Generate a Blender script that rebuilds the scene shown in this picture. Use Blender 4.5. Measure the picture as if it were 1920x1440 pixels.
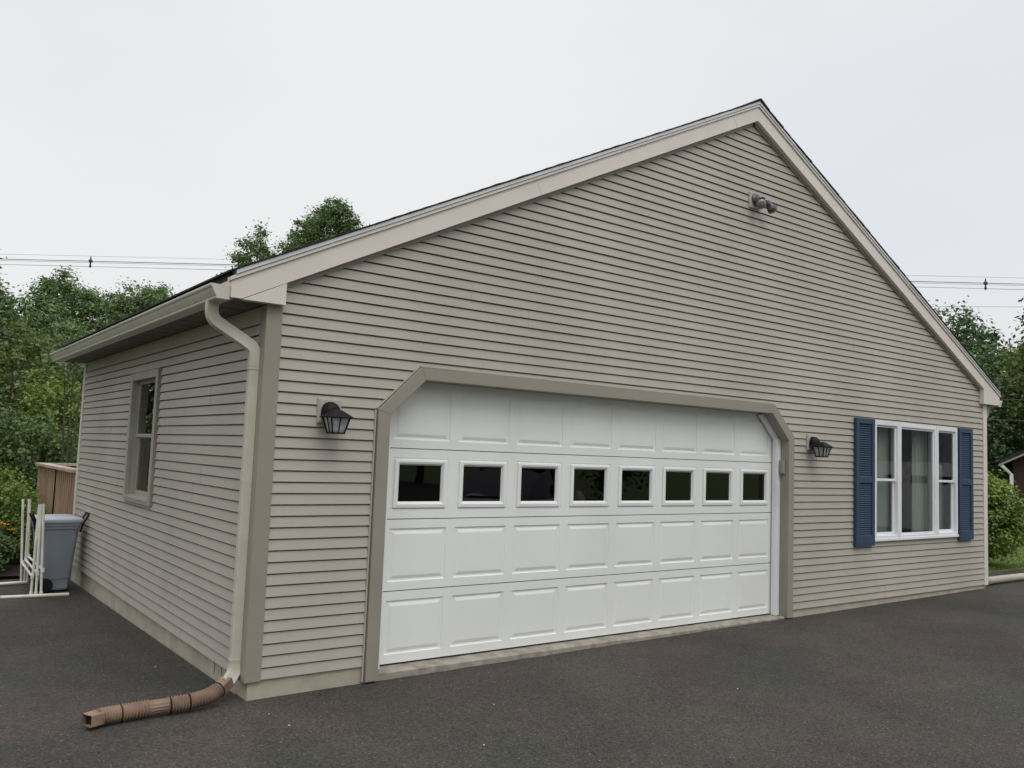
import bpy, bmesh, math, random
import numpy as np
from mathutils import Vector, Matrix, noise as mnoise

R = math.radians
scene = bpy.context.scene
for o in list(bpy.data.objects):
    bpy.data.objects.remove(o, do_unlink=True)
COL = scene.collection

# ------------------------------------------------------------------ camera
cam_d = bpy.data.cameras.new('camera')
cam = bpy.data.objects.new('camera', cam_d)
COL.objects.link(cam)
cam_d.sensor_fit = 'HORIZONTAL'
cam_d.sensor_width = 36.0
cam_d.lens = 29.77
cam_d.clip_start = 0.05
cam_d.clip_end = 2000
r_ = Vector((0.79913383, -0.59998832, 0.03740517))
u_ = Vector((-0.07967679, -0.04403847, 0.99584749))
f_ = Vector((0.59584959, 0.79879574, 0.08299777))
m = Matrix(((r_.x, u_.x, -f_.x, -2.0546), (r_.y, u_.y, -f_.y, -5.5313), (r_.z, u_.z, -f_.z, 1.5337), (0, 0, 0, 1)))
cam.matrix_world = m
scene.camera = cam
scene.render.resolution_x = 1024
scene.render.resolution_y = 768

# ------------------------------------------------------------------ world (overcast)
SUN_EL, SUN_AZ = R(53), R(190)      # veiled sun, high in front of the gable
world = bpy.data.worlds.new('World')
scene.world = world
world.use_nodes = True
nt = world.node_tree
nt.nodes.clear()
out = nt.nodes.new('ShaderNodeOutputWorld')
bg = nt.nodes.new('ShaderNodeBackground')
sky = nt.nodes.new('ShaderNodeTexSky')
sky.sky_type = 'NISHITA'
sky.sun_disc = False
sky.sun_elevation = SUN_EL
sky.sun_rotation = SUN_AZ
sky.air_density = 1.0
sky.dust_density = 4.0
tc = nt.nodes.new('ShaderNodeTexCoord')
mp = nt.nodes.new('ShaderNodeMapping')
mp.inputs['Scale'].default_value = (1.0, 1.0, 2.2)
nz = nt.nodes.new('ShaderNodeTexNoise')
nz.inputs['Scale'].default_value = 1.6
nz.inputs['Detail'].default_value = 4
nz.inputs['Roughness'].default_value = 0.45
cr = nt.nodes.new('ShaderNodeValToRGB')
cr.color_ramp.elements[0].position = 0.32
cr.color_ramp.elements[0].color = (7.85, 8.05, 8.45, 1)
cr.color_ramp.elements[1].position = 0.68
cr.color_ramp.elements[1].color = (8.75, 8.8, 8.85, 1)
sep = nt.nodes.new('ShaderNodeSeparateXYZ')
mr = nt.nodes.new('ShaderNodeMapRange')     # an overcast sky is brighter high up
mr.inputs['From Min'].default_value = 0.5
mr.inputs['From Max'].default_value = 1.0
mr.inputs['To Min'].default_value = 1.0
mr.inputs['To Max'].default_value = 2.2
mul = nt.nodes.new('ShaderNodeVectorMath')
mul.operation = 'SCALE'
mix = nt.nodes.new('ShaderNodeMix')
mix.data_type = 'RGBA'
mix.inputs[0].default_value = 0.96
L = nt.links.new
L(tc.outputs['Generated'], mp.inputs['Vector'])
L(mp.outputs['Vector'], nz.inputs['Vector'])
L(nz.outputs['Fac'], cr.inputs['Fac'])
L(tc.outputs['Generated'], sep.inputs[0])
L(sep.outputs['Z'], mr.inputs['Value'])
L(cr.outputs['Color'], mul.inputs[0])
L(mr.outputs['Result'], mul.inputs['Scale'])
L(sky.outputs['Color'], mix.inputs[6])
L(mul.outputs['Vector'], mix.inputs[7])
L(mix.outputs[2], bg.inputs['Color'])
bg.inputs['Strength'].default_value = 0.1
L(bg.outputs[0], out.inputs[0])

sd = bpy.data.lights.new('sun', 'SUN')
sd.energy = 0.8
sd.angle = R(30)
sd.color = (1.0, 0.97, 0.92)
sun = bpy.data.objects.new('sun', sd)
COL.objects.link(sun)
dirv = Vector((math.sin(SUN_AZ) * math.cos(SUN_EL), math.cos(SUN_AZ) * math.cos(SUN_EL), math.sin(SUN_EL)))
sun.rotation_euler = dirv.to_track_quat('Z', 'Y').to_euler()
scene.view_settings.view_transform = 'Standard'
scene.view_settings.look = 'None'
scene.view_settings.exposure = 0.0
scene.view_settings.gamma = 1.0

# ------------------------------------------------------------------ materials
def mat(name, c1, c2=None, rough=0.6, scale=4.0, detail=5, bump=0.0, bscale=60, stretch=(1, 1, 1), bstretch=(1, 1, 1),
        metal=0.0, spec=0.4, lo=0.35, hi=0.65, bdist=0.002, coat=0.0):
    M = bpy.data.materials.new(name)
    M.use_nodes = True
    t = M.node_tree
    b = t.nodes['Principled BSDF']
    b.inputs['Roughness'].default_value = rough
    b.inputs['Metallic'].default_value = metal
    b.inputs['Specular IOR Level'].default_value = spec
    b.inputs['Coat Weight'].default_value = coat
    co = t.nodes.new('ShaderNodeTexCoord')
    if c2 is None:
        c2 = tuple(v * 0.86 for v in c1)
    mpn = t.nodes.new('ShaderNodeMapping')
    mpn.inputs['Scale'].default_value = stretch
    n = t.nodes.new('ShaderNodeTexNoise')
    n.inputs['Scale'].default_value = scale
    n.inputs['Detail'].default_value = detail
    rp = t.nodes.new('ShaderNodeValToRGB')
    rp.color_ramp.elements[0].position = lo
    rp.color_ramp.elements[0].color = (*c2, 1)
    rp.color_ramp.elements[1].position = hi
    rp.color_ramp.elements[1].color = (*c1, 1)
    t.links.new(co.outputs['Object'], mpn.inputs['Vector'])
    t.links.new(mpn.outputs['Vector'], n.inputs['Vector'])
    t.links.new(n.outputs['Fac'], rp.inputs['Fac'])
    t.links.new(rp.outputs['Color'], b.inputs['Base Color'])
    if bump:
        mb = t.nodes.new('ShaderNodeMapping')
        mb.inputs['Scale'].default_value = bstretch
        n2 = t.nodes.new('ShaderNodeTexNoise')
        n2.inputs['Scale'].default_value = bscale
        n2.inputs['Detail'].default_value = 4
        bp = t.nodes.new('ShaderNodeBump')
        bp.inputs['Strength'].default_value = bump
        bp.inputs['Distance'].default_value = bdist
        t.links.new(co.outputs['Object'], mb.inputs['Vector'])
        t.links.new(mb.outputs['Vector'], n2.inputs['Vector'])
        t.links.new(n2.outputs['Fac'], bp.inputs['Height'])
        t.links.new(bp.outputs['Normal'], b.inputs['Normal'])
    return M

M = {}
M['siding'] = mat('clay_vinyl_siding', (0.470, 0.432, 0.374), (0.412, 0.384, 0.330), rough=0.55, scale=1.1, detail=9, stretch=(1, 1, .45), bump=0.35, bscale=70,
                  bstretch=(0.08, 0.08, 1), bdist=0.0015, spec=0.3)
M['siding_side'] = mat('clay_vinyl_siding_side', (0.470, 0.432, 0.374), (0.412, 0.384, 0.330), rough=0.55, scale=1.1, detail=9, stretch=(1, 1, .45), bump=0.35, bscale=70,
                       bstretch=(0.08, 0.08, 1), bdist=0.0015, spec=0.3)
M['trim'] = mat('clay_trim', (0.315, 0.290, 0.238), (0.29, 0.267, 0.217), rough=0.5, scale=2.5, bump=0.1, bscale=30)
M['rake'] = mat('beige_rake_metal', (0.75, 0.695, 0.63), (0.70, 0.65, 0.585), rough=0.45, scale=2.0, bump=0.1, bscale=5)
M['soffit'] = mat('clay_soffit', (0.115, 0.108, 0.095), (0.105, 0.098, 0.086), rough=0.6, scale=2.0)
M['drip'] = mat('drip_edge_metal', (0.72, 0.72, 0.74), rough=0.3, metal=0.3, scale=3)
M['gutter'] = mat('gutter_beige', (0.60, 0.575, 0.495), (0.54, 0.515, 0.44), rough=0.4, scale=6)
M['backing'] = mat('dark_sheathing', (0.03, 0.028, 0.025), rough=0.9)
M['concrete'] = mat('foundation_concrete', (0.49, 0.445, 0.35), (0.38, 0.345, 0.27), rough=0.9, scale=5, detail=8, bump=0.5, bscale=60, bdist=0.004)
M['slab'] = mat('slab_concrete', (0.38, 0.35, 0.295), (0.24, 0.22, 0.18), rough=0.95, scale=9, detail=10, bump=0.8, bscale=50, bdist=0.006)
M['white'] = mat('white_door_steel', (0.85, 0.87, 0.85), (0.79, 0.805, 0.775), rough=0.42, scale=1.2, detail=9, stretch=(1, 1, .5), bump=0.12, bscale=120,
                 bstretch=(0.15, 1, 1), bdist=0.0008)
M['vinyl'] = mat('white_vinyl_frame', (0.82, 0.83, 0.85), rough=0.35, scale=2, lo=.2, hi=.5)
M['sash'] = mat('clay_sash', (0.42, 0.40, 0.34), rough=0.45)
M['shutter'] = mat('blue_shutter', (0.034, 0.068, 0.118), (0.028, 0.056, 0.100), rough=0.5, scale=3, bump=0.15, bscale=80)
M['black'] = mat('black_painted_metal', (0.008, 0.0075, 0.009), (0.013, 0.012, 0.013), rough=0.55, scale=10, spec=0.22)
M['bronze'] = mat('dark_bronze', (0.06, 0.055, 0.06), (0.03, 0.028, 0.032), rough=0.4, metal=0.3, scale=20)
M['grey_metal'] = mat('grey_floodlight_metal', (0.16, 0.155, 0.17), (0.05, 0.05, 0.06), rough=0.45, metal=0.4, scale=25)
M['shingle'] = mat('black_asphalt_shingle', (0.035, 0.038, 0.048), (0.014, 0.015, 0.02), rough=0.95, scale=30, bump=0.8, bscale=200)
M['brown'] = mat('brown_flexible_tube', (0.31, 0.21, 0.15), (0.16, 0.104, 0.076), rough=0.55, scale=7, detail=7, bump=0.2, bscale=90)
M['dark_inside'] = mat('dark_tube_inside', (0.01, 0.009, 0.008), rough=0.9)
M['pvc'] = mat('white_pvc', (0.80, 0.78, 0.70), (0.62, 0.61, 0.53), rough=0.4, scale=6)
M['bin'] = mat('blue_grey_bin_plastic', (0.25, 0.285, 0.335), (0.225, 0.255, 0.30), rough=0.45, scale=4)
M['bin_lid'] = mat('pale_blue_grey_bin_lid', (0.52, 0.56, 0.63), (0.45, 0.48, 0.55), rough=0.4, scale=4)
M['rubber'] = mat('black_rubber', (0.012, 0.012, 0.012), rough=0.7)
M['wood'] = mat('cedar_deck_wood', (0.43, 0.31, 0.21), (0.30, 0.21, 0.14), rough=0.8, scale=12, stretch=(1, 1, .1), bump=0.3, bscale=60)
M['wood_cap'] = mat('weathered_deck_cap', (0.52, 0.42, 0.35), (0.38, 0.31, 0.26), rough=0.8, scale=10)
M['bark'] = mat('bark', (0.11, 0.09, 0.07), (0.05, 0.042, 0.034), rough=0.95, scale=14, stretch=(1, 1, .2), bump=0.8, bscale=30, bdist=.01)
M['curtain'] = mat('white_curtain', (0.72, 0.72, 0.69), rough=0.9, scale=1)
M['pipe'] = mat('dull_beige_pipe', (0.43, 0.41, 0.33), (0.36, 0.34, 0.27), rough=0.6, scale=8)
M['flower_yellow'] = mat('yellow_petals', (0.85, 0.62, 0.05), (0.80, 0.40, 0.03), rough=0.6, scale=20)
M['wallpaint'] = mat('room_wall', (0.20, 0.19, 0.17), rough=0.9)
M['wire'] = mat('utility_wire', (0.06, 0.06, 0.065), rough=0.6)
M['wire_far'] = mat('hazed_wire', (0.26, 0.26, 0.28), rough=0.6)  # far wires: pale grey carries the distance haze in the colour
M['greybox'] = mat('grey_plastic_box', (0.30, 0.31, 0.29), rough=0.5)
M['flower'] = mat('orange_petals', (0.85, 0.42, 0.03), (0.80, 0.18, 0.02), rough=0.6, scale=20)
M['brownwall'] = mat('brown_barn_boards', (0.055, 0.030, 0.026), (0.04, 0.022, 0.02), rough=0.85, stretch=(6, 6, .3), scale=3)
M['bluewall'] = mat('pale_grey_siding', (0.30, 0.31, 0.32), rough=0.7)
M['pebble'] = mat('pale_pebble', (0.55, 0.53, 0.50), rough=0.8)

# foliage materials: two greens mixed per clump, light passing through the leaves
def leafmat(name, a, b, c, sc=1.3):
    Mt = bpy.data.materials.new(name)
    Mt.use_nodes = True
    t = Mt.node_tree
    t.nodes.clear()
    o = t.nodes.new('ShaderNodeOutputMaterial')
    co = t.nodes.new('ShaderNodeTexCoord')
    n = t.nodes.new('ShaderNodeTexNoise')
    n.inputs['Scale'].default_value = sc
    n.inputs['Detail'].default_value = 6
    n.inputs['Roughness'].default_value = 0.7
    rp = t.nodes.new('ShaderNodeValToRGB')
    e = rp.color_ramp.elements
    e[0].position = 0.36
    e[0].color = (*a, 1)
    e[1].position = 0.66
    e[1].color = (*c, 1)
    mid = e.new(0.5)
    mid.color = (*b, 1)
    d = t.nodes.new('ShaderNodeBsdfDiffuse')
    tr = t.nodes.new('ShaderNodeBsdfTranslucent')
    gl = t.nodes.new('ShaderNodeBsdfGlossy')
    gl.inputs['Roughness'].default_value = 0.45
    m1 = t.nodes.new('ShaderNodeMixShader')
    m1.inputs[0].default_value = 0.3
    m2 = t.nodes.new('ShaderNodeMixShader')
    m2.inputs[0].default_value = 0.035
    k = t.links.new
    k(co.outputs['Object'], n.inputs['Vector'])
    k(n.outputs['Fac'], rp.inputs['Fac'])
    k(rp.outputs['Color'], d.inputs['Color'])
    k(rp.outputs['Color'], tr.inputs['Color'])
    k(d.outputs[0], m1.inputs[1])
    k(tr.outputs[0], m1.inputs[2])
    k(m1.outputs[0], m2.inputs[1])
    k(gl.outputs[0], m2.inputs[2])
    k(m2.outputs[0], o.inputs[0])
    return Mt

M['leaf_mid'] = leafmat('mid_green_leaves', (0.064, 0.112, 0.042), (0.118, 0.192, 0.064), (0.20, 0.285, 0.095))  # lightened and slightly blued, distance haze put into the greens
M['leaf_dark'] = leafmat('dark_green_leaves', (0.046, 0.085, 0.042), (0.086, 0.145, 0.062), (0.145, 0.215, 0.08))  # raised the same way, haze painted into the leaf colour
M['leaf_light'] = leafmat('light_green_leaves', (0.075, 0.12, 0.022), (0.16, 0.24, 0.045), (0.28, 0.36, 0.08), 2.2)
M['leaf_olive'] = leafmat('olive_leaves', (0.060, 0.085, 0.022), (0.12, 0.155, 0.038), (0.20, 0.24, 0.06), 2.0)

# glass that reflects and lets one see in
def glassmat(name, tint=(0.55, 0.6, 0.58), refl=1.0):
    Mt = bpy.data.materials.new(name)
    Mt.use_nodes = True
    t = Mt.node_tree
    t.nodes.clear()
    o = t.nodes.new('ShaderNodeOutputMaterial')
    tr = t.nodes.new('ShaderNodeBsdfTransparent')
    tr.inputs['Color'].default_value = (*tint, 1)
    gl = t.nodes.new('ShaderNodeBsdfGlossy')
    gl.inputs['Roughness'].default_value = 0.015
    gl.inputs['Color'].default_value = (refl, refl * (.90 if refl < 1 else 1), refl, 1)
    fr = t.nodes.new('ShaderNodeFresnel')
    fr.inputs['IOR'].default_value = 1.55
    ms = t.nodes.new('ShaderNodeMixShader')
    ge = t.nodes.new('ShaderNodeNewGeometry')
    inv = t.nodes.new('ShaderNodeMath')
    inv.operation = 'SUBTRACT'
    inv.inputs[0].default_value = 1.0
    t.links.new(ge.outputs['Backfacing'], inv.inputs[1])
    mu = t.nodes.new('ShaderNodeMath')
    mu.operation = 'MULTIPLY'
    t.links.new(fr.outputs[0], mu.inputs[0])
    t.links.new(inv.outputs[0], mu.inputs[1])
    t.links.new(mu.outputs[0], ms.inputs[0])
    t.links.new(tr.outputs[0], ms.inputs[1])
    t.links.new(gl.outputs[0], ms.inputs[2])
    t.links.new(ms.outputs[0], o.inputs[0])
    return Mt

M['glass'] = glassmat('window_glass', (0.72, 0.76, 0.74))
M['door_glass'] = glassmat('dark_door_glass', (0.25, 0.28, 0.32), 0.85)
M['lamp_glass'] = mat('frosted_lamp_glass', (0.42, 0.44, 0.46), (0.25, 0.26, 0.28), rough=0.15, scale=30, spec=0.6)
M['bulb'] = mat('clear_bulb_glass', (0.26, 0.26, 0.235), (0.14, 0.14, 0.13), rough=0.12, scale=15, spec=0.8)

# asphalt
def asphaltmat():
    Mt = bpy.data.materials.new('asphalt')
    Mt.use_nodes = True
    t = Mt.node_tree
    b = t.nodes['Principled BSDF']
    b.inputs['Roughness'].default_value = 0.88
    b.inputs['Specular IOR Level'].default_value = 0.3
    co = t.nodes.new('ShaderNodeTexCoord')
    k = t.links.new
    def noi(s, d, r=0.5):
        n = t.nodes.new('ShaderNodeTexNoise')
        n.inputs['Scale'].default_value = s
        n.inputs['Detail'].default_value = d
        n.inputs['Roughness'].default_value = r
        k(co.outputs['Object'], n.inputs['Vector'])
        return n
    def ramp(src, p0, c0, p1, c1):
        rp = t.nodes.new('ShaderNodeValToRGB')
        rp.color_ramp.elements[0].position = p0
        rp.color_ramp.elements[0].color = (*c0, 1)
        rp.color_ramp.elements[1].position = p1
        rp.color_ramp.elements[1].color = (*c1, 1)
        k(src, rp.inputs['Fac'])
        return rp
    def mx(kind, fac, a, bb):
        mm = t.nodes.new('ShaderNodeMix')
        mm.data_type = 'RGBA'
        mm.blend_type = kind
        if isinstance(fac, float):
            mm.inputs[0].default_value = fac
        else:
            k(fac, mm.inputs[0])
        k(a, mm.inputs[6])
        k(bb, mm.inputs[7])
        return mm
    base = ramp(noi(0.55, 6, .6).outputs['Fac'], 0.33, (0.044, 0.0405, 0.0375), 0.68, (0.071, 0.065, 0.060))
    patch = ramp(noi(1.7, 5, .65).outputs['Fac'], 0.36, (0.86, 0.86, 0.85), 0.70, (1.08, 1.07, 1.06))
    a0 = mx('MULTIPLY', 1.0, base.outputs['Color'], patch.outputs['Color'])
    tone = ramp(noi(.9, 3, .5).outputs['Fac'], 0.38, (0.93, 1.02, 0.95), 0.62, (1.07, 0.98, 0.99))
    a = mx('MULTIPLY', 1.0, a0.outputs[2], tone.outputs['Color'])
    v = t.nodes.new('ShaderNodeTexVoronoi')
    v.inputs['Scale'].default_value = 105
    k(co.outputs['Object'], v.inputs['Vector'])
    sepc = t.nodes.new('ShaderNodeSeparateColor')
    k(v.outputs['Color'], sepc.inputs[0])
    agg = ramp(sepc.outputs['Red'], 0.0, (0.50, 0.495, 0.49), 1.0, (1.50, 1.48, 1.45))
    a2 = mx('MULTIPLY', 0.95, a.outputs[2], agg.outputs['Color'])
    v2 = t.nodes.new('ShaderNodeTexVoronoi')
    v2.inputs['Scale'].default_value = 62
    k(co.outputs['Object'], v2.inputs['Vector'])
    sp2 = t.nodes.new('ShaderNodeSeparateColor')
    k(v2.outputs['Color'], sp2.inputs[0])
    st = ramp(sp2.outputs['Green'], 0.955, (0, 0, 0), 0.965, (1, 1, 1))
    dd = ramp(v2.outputs['Distance'], 0.28, (1, 1, 1), 0.40, (0, 0, 0))
    stone = mx('MULTIPLY', 1.0, st.outputs['Color'], dd.outputs['Color'])
    rgb = t.nodes.new('ShaderNodeRGB')
    rgb.outputs[0].default_value = (0.17, 0.155, 0.14, 1)
    a3 = mx('MIX', stone.outputs[2], a2.outputs[2], rgb.outputs[0])
    k(a3.outputs[2], b.inputs['Base Color'])
    bp = t.nodes.new('ShaderNodeBump')
    bp.inputs['Strength'].default_value = 0.75
    bp.inputs['Distance'].default_value = 0.004
    k(v.outputs['Distance'], bp.inputs['Height'])
    bp2 = t.nodes.new('ShaderNodeBump')
    bp2.inputs['Strength'].default_value = 0.25
    bp2.inputs['Distance'].default_value = 0.02
    k(noi(6, 4).outputs['Fac'], bp2.inputs['Height'])
    k(bp.outputs['Normal'], bp2.inputs['Normal'])
    k(bp2.outputs['Normal'], b.inputs['Normal'])
    return Mt
M['asphalt'] = asphaltmat()
M['lawn'] = mat('lawn', (0.14, 0.20, 0.045), (0.075, 0.12, 0.028), rough=0.95, scale=3, detail=9, bump=0.8, bscale=60, bdist=.02)
M['blade'] = leafmat('grass_blades', (0.085, 0.13, 0.03), (0.15, 0.22, 0.05), (0.22, 0.29, 0.07), 1.0)
M['mulch'] = mat('dark_mulch', (0.045, 0.032, 0.024), (0.018, 0.014, 0.011), rough=0.95, scale=20, bump=.8, bscale=60, bdist=.01)

# ------------------------------------------------------------------ mesh helpers
class MB:
    def __init__(s):
        s.v = []
        s.f = []
    def add(s, vs, fs):
        o = len(s.v)
        s.v += [tuple(v) for v in vs]
        s.f += [tuple(i + o for i in f) for f in fs]
        return s
    def box(s, x0, x1, y0, y1, z0, z1):
        vs = [(x0, y0, z0), (x1, y0, z0), (x1, y1, z0), (x0, y1, z0), (x0, y0, z1), (x1, y0, z1), (x1, y1, z1), (x0, y1, z1)]
        return s.add(vs, [(0, 3, 2, 1), (4, 5, 6, 7), (0, 1, 5, 4), (1, 2, 6, 5), (2, 3, 7, 6), (3, 0, 4, 7)])
    def prism(s, pts, y0, y1, axis='Y'):          # pts = outline in (x, z) for axis Y, (y, z) for axis X, (x, y) for axis Z
        n = len(pts)
        def P(p, t):
            return {'Y': (p[0], t, p[1]), 'X': (t, p[0], p[1]), 'Z': (p[0], p[1], t)}[axis]
        vs = [P(p, y0) for p in pts] + [P(p, y1) for p in pts]
        fs = [tuple(range(n)), tuple(range(2 * n - 1, n - 1, -1))]
        fs += [(i, i + n, (i + 1) % n + n, (i + 1) % n) for i in range(n)]
        return s.add(vs, fs)
    def loft(s, rings, cap=True):
        n = len(rings[0])
        vs = [p for r in rings for p in r]
        fs = []
        for k in range(len(rings) - 1):
            for i in range(n):
                j = (i + 1) % n
                fs.append((k * n + i, k * n + j, (k + 1) * n + j, (k + 1) * n + i))
        if cap:
            fs.append(tuple(range(n - 1, -1, -1)))
            fs.append(tuple((len(rings) - 1) * n + i for i in range(n)))
        return s.add(vs, fs)
    def tube(s, pts, rad, n=10, cap=True, shape=None):
        pts = [Vector(p) for p in pts]
        rads = rad if isinstance(rad, (list, tuple)) else [rad] * len(pts)
        rings = []
        up = None
        for i, p in enumerate(pts):
            t = (pts[min(i + 1, len(pts) - 1)] - pts[max(i - 1, 0)]).normalized()
            if up is None:
                up = Vector((0, 0, 1)) if abs(t.z) < 0.9 else Vector((0, 1, 0))
            a = t.cross(up)
            if a.length < 1e-4:
                a = t.cross(Vector((1, 0, 0)))
            a.normalize()
            b = a.cross(t).normalized()
            up = b
            if shape:
                rings.append([p + a * (q[0] * rads[i]) + b * (q[1] * rads[i]) for q in shape])
            else:
                rings.append([p + a * (math.cos(2 * math.pi * k / n) * rads[i]) + b * (math.sin(2 * math.pi * k / n) * rads[i]) for k in range(n)])
        return s.loft(rings, cap)
    def lathe(s, prof, org, axis=(0, 0, 1), n=20, cap=True):    # prof = [(r, h)]
        ax = Vector(axis).normalized()
        a = ax.orthogonal().normalized()
        b = ax.cross(a)
        o = Vector(org)
        rings = [[o + ax * h + a * (r * math.cos(2 * math.pi * k / n)) + b * (r * math.sin(2 * math.pi * k / n)) for k in range(n)] for r, h in prof]
        return s.loft(rings, cap)
    def build(s, name, material, parent=None, smooth=False, bevel=0.0, **tags):
        me = bpy.data.meshes.new(name)
        me.from_pydata(s.v, [], s.f)
        me.update()
        bm = bmesh.new()
        bm.from_mesh(me)
        bmesh.ops.recalc_face_normals(bm, faces=bm.faces)
        bm.to_mesh(me)
        bm.free()
        me.materials.append(M[material] if isinstance(material, str) else material)
        o = bpy.data.objects.new(name, me)
        COL.objects.link(o)
        if parent:
            o.parent = parent
        if smooth:
            for p in me.polygons:
                p.use_smooth = True
            try:
                me.set_sharp_from_angle(angle=R(40))
            except Exception:
                pass
        if bevel:
            bv = o.modifiers.new('bevel', 'BEVEL')
            bv.width = bevel
            bv.segments = 2
            bv.limit_method = 'ANGLE'
            bv.angle_limit = R(40)
        for k, v in tags.items():
            o[k] = v
        return o

def thing(name, label, cat, loc=(0, 0, 0), rz=0.0, group=None):
    o = bpy.data.objects.new(name, None)
    o.empty_display_size = 0.2
    COL.objects.link(o)
    o.location = loc
    o.rotation_euler = (0, 0, rz)
    o['label'] = label
    o['category'] = cat
    if group:
        o['group'] = group
    return o

def smoothpath(pts, n=6):                     # Catmull-Rom
    P = [Vector(p) for p in pts]
    P = [P[0] * 2 - P[1]] + P + [P[-1] * 2 - P[-2]]
    res = []
    for i in range(1, len(P) - 2):
        for k in range(n):
            t = k / n
            a, b, c, d = P[i - 1], P[i], P[i + 1], P[i + 2]
            res.append(0.5 * ((2 * b) + (c - a) * t + (2 * a - 5 * b + 4 * c - d) * t * t + (3 * b - a - 3 * c + d) * t ** 3))
    res.append(P[-2])
    return res

# ------------------------------------------------------------------ ground
def gz(x, y):
    z = -0.126 + 0.0072 * min(max(x, -6), 12) - 0.0125 * min(max(y, 0), 8)
    d = max(0.0, x - 20)
    z -= min(1.6, d * 0.07)
    return z

def sheet(name, xs, ys, fn, material, keep=None, **tags):
    mb = MB()
    nx, ny = len(xs), len(ys)
    mb.v = [(x, y, fn(x, y)) for y in ys for x in xs]
    for j in range(ny - 1):
        for i in range(nx - 1):
            if keep is None or keep((xs[i] + xs[i + 1]) / 2, (ys[j] + ys[j + 1]) / 2):
                mb.f.append((j * nx + i, j * nx + i + 1, (j + 1) * nx + i + 1, (j + 1) * nx + i))
    return mb.build(name, material, smooth=True, **tags)

xs = [-400, -200, -100, -60, -40, -30, -20] + [x for x in range(-15, 46, 1)] + [50, 60, 80, 100, 200, 400]
ys = [-400, -200, -100, -60, -40, -30] + [y for y in range(-20, 31, 1)] + [35, 40, 60, 80, 120, 200, 400]
sheet('ground', xs, ys, lambda x, y: gz(x, y) - 0.012, 'lawn', kind='structure')

# asphalt driveway in front, and a strip along the left side
rng = random.Random(5)
def edge_outline():
    pts = [(-9, -37), (30, -37), (30, 0.6)]
    x = 29.0
    while x > 10.6:
        pts.append((x, 0.85 + 0.05 * math.sin(x * 1.7) + rng.uniform(-.02, .02)))
        x -= 0.7
    pts += [(10.6, 0.8), (10.2, 0.3), (0.1, 0.3), (0.1, 6.55)]
    x = -0.4
    while x > -8.6:
        pts.append((x, 6.6 + 0.05 * math.sin(x * 2.1) + rng.uniform(-.02, .02)))
        x -= 0.6
    pts += [(-9, 6.6)]
    return pts
bm = bmesh.new()
vs = [bm.verts.new((x, y, 0)) for x, y in edge_outline()]
bm.faces.new(vs)
bmesh.ops.triangulate(bm, faces=bm.faces)
bm.free()
def inside(px, py, poly):
    c = False
    n = len(poly)
    for i in range(n):
        x1, y1 = poly[i]
        x2, y2 = poly[(i + 1) % n]
        if (y1 > py) != (y2 > py) and px < (x2 - x1) * (py - y1) / (y2 - y1) + x1:
            c = not c
    return c
ol = edge_outline()
axs = [-9 + i * 0.3 for i in range(131)]
ays = [-37 + i * 0.3 for i in range(147)]
def az(x, y):
    return gz(x, y) + 0.004 * mnoise.noise(Vector((x * 1.1, y * 1.1, 3))) - 0.002
sheet('driveway', axs, ays, az, 'asphalt', keep=lambda x, y: inside(x, y, ol), kind='structure')

# planting bed behind the driveway on the left
sheet('planting_bed', [-12 + i * .5 for i in range(24)] + [-.05], [6.56 + i * .5 for i in range(12)],
      lambda x, y: gz(x, y) + 0.03 + 0.03 * mnoise.noise(Vector((x, y, 0))), 'mulch', kind='structure')

# a few loose pale pebbles on the asphalt
pebs = [(-0.42, -1.3), (0.03, -0.35), (0.05, -0.62), (1.35, -.9), (-0.25, 1.2), (3.1, -1.5), (0.85, -1.5)]
pk = None
for i, (x, y) in enumerate(pebs):
    mbp = MB()
    rg = random.Random(i)
    rad = rg.uniform(0.004, 0.007)
    mbp.lathe([(0.3 * rad, 0), (rad, rad * .4), (rad * .9, rad), (rad * .3, rad * 1.3)], (0, 0, 0), n=7)
    lab = ['pale pebble on the asphalt left of the brown tube mouth, nearest the camera', 'pale pebble just in front of the concrete corner of the foundation',
           'pale pebble a step in front of the foundation corner', 'pale pebble on the asphalt in front of the left end of the garage door',
           'pale pebble on the asphalt strip beside the left wall', 'pale pebble far out in front of the middle of the garage door',
           'pale pebble on the near asphalt below the left door post'][i]
    po = mbp.build('pebble', 'pebble', smooth=True, label=lab, category='pebble', group='loose pebbles on the asphalt')
    po.location = (x, y, gz(x, y))

# ------------------------------------------------------------------ the garage
C = 0.0762
XW0, XW1 = 0.0, 10.36          # wall faces
YB = 6.2
SL = 0.4975
XA = 5.12                       # ridge
ZA = 5.136                      # lower edge of rake boards at ridge
SR = (ZA - 2.632) / (10.36 - 0.081 - XA)
def zb(x):
    return ZA - (SL * (XA - x) if x < XA else SR * (x - XA))
garage = thing('garage', 'clay coloured vinyl sided gabled garage with white door, blue shutters and dark shingle roof', 'garage')

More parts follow.
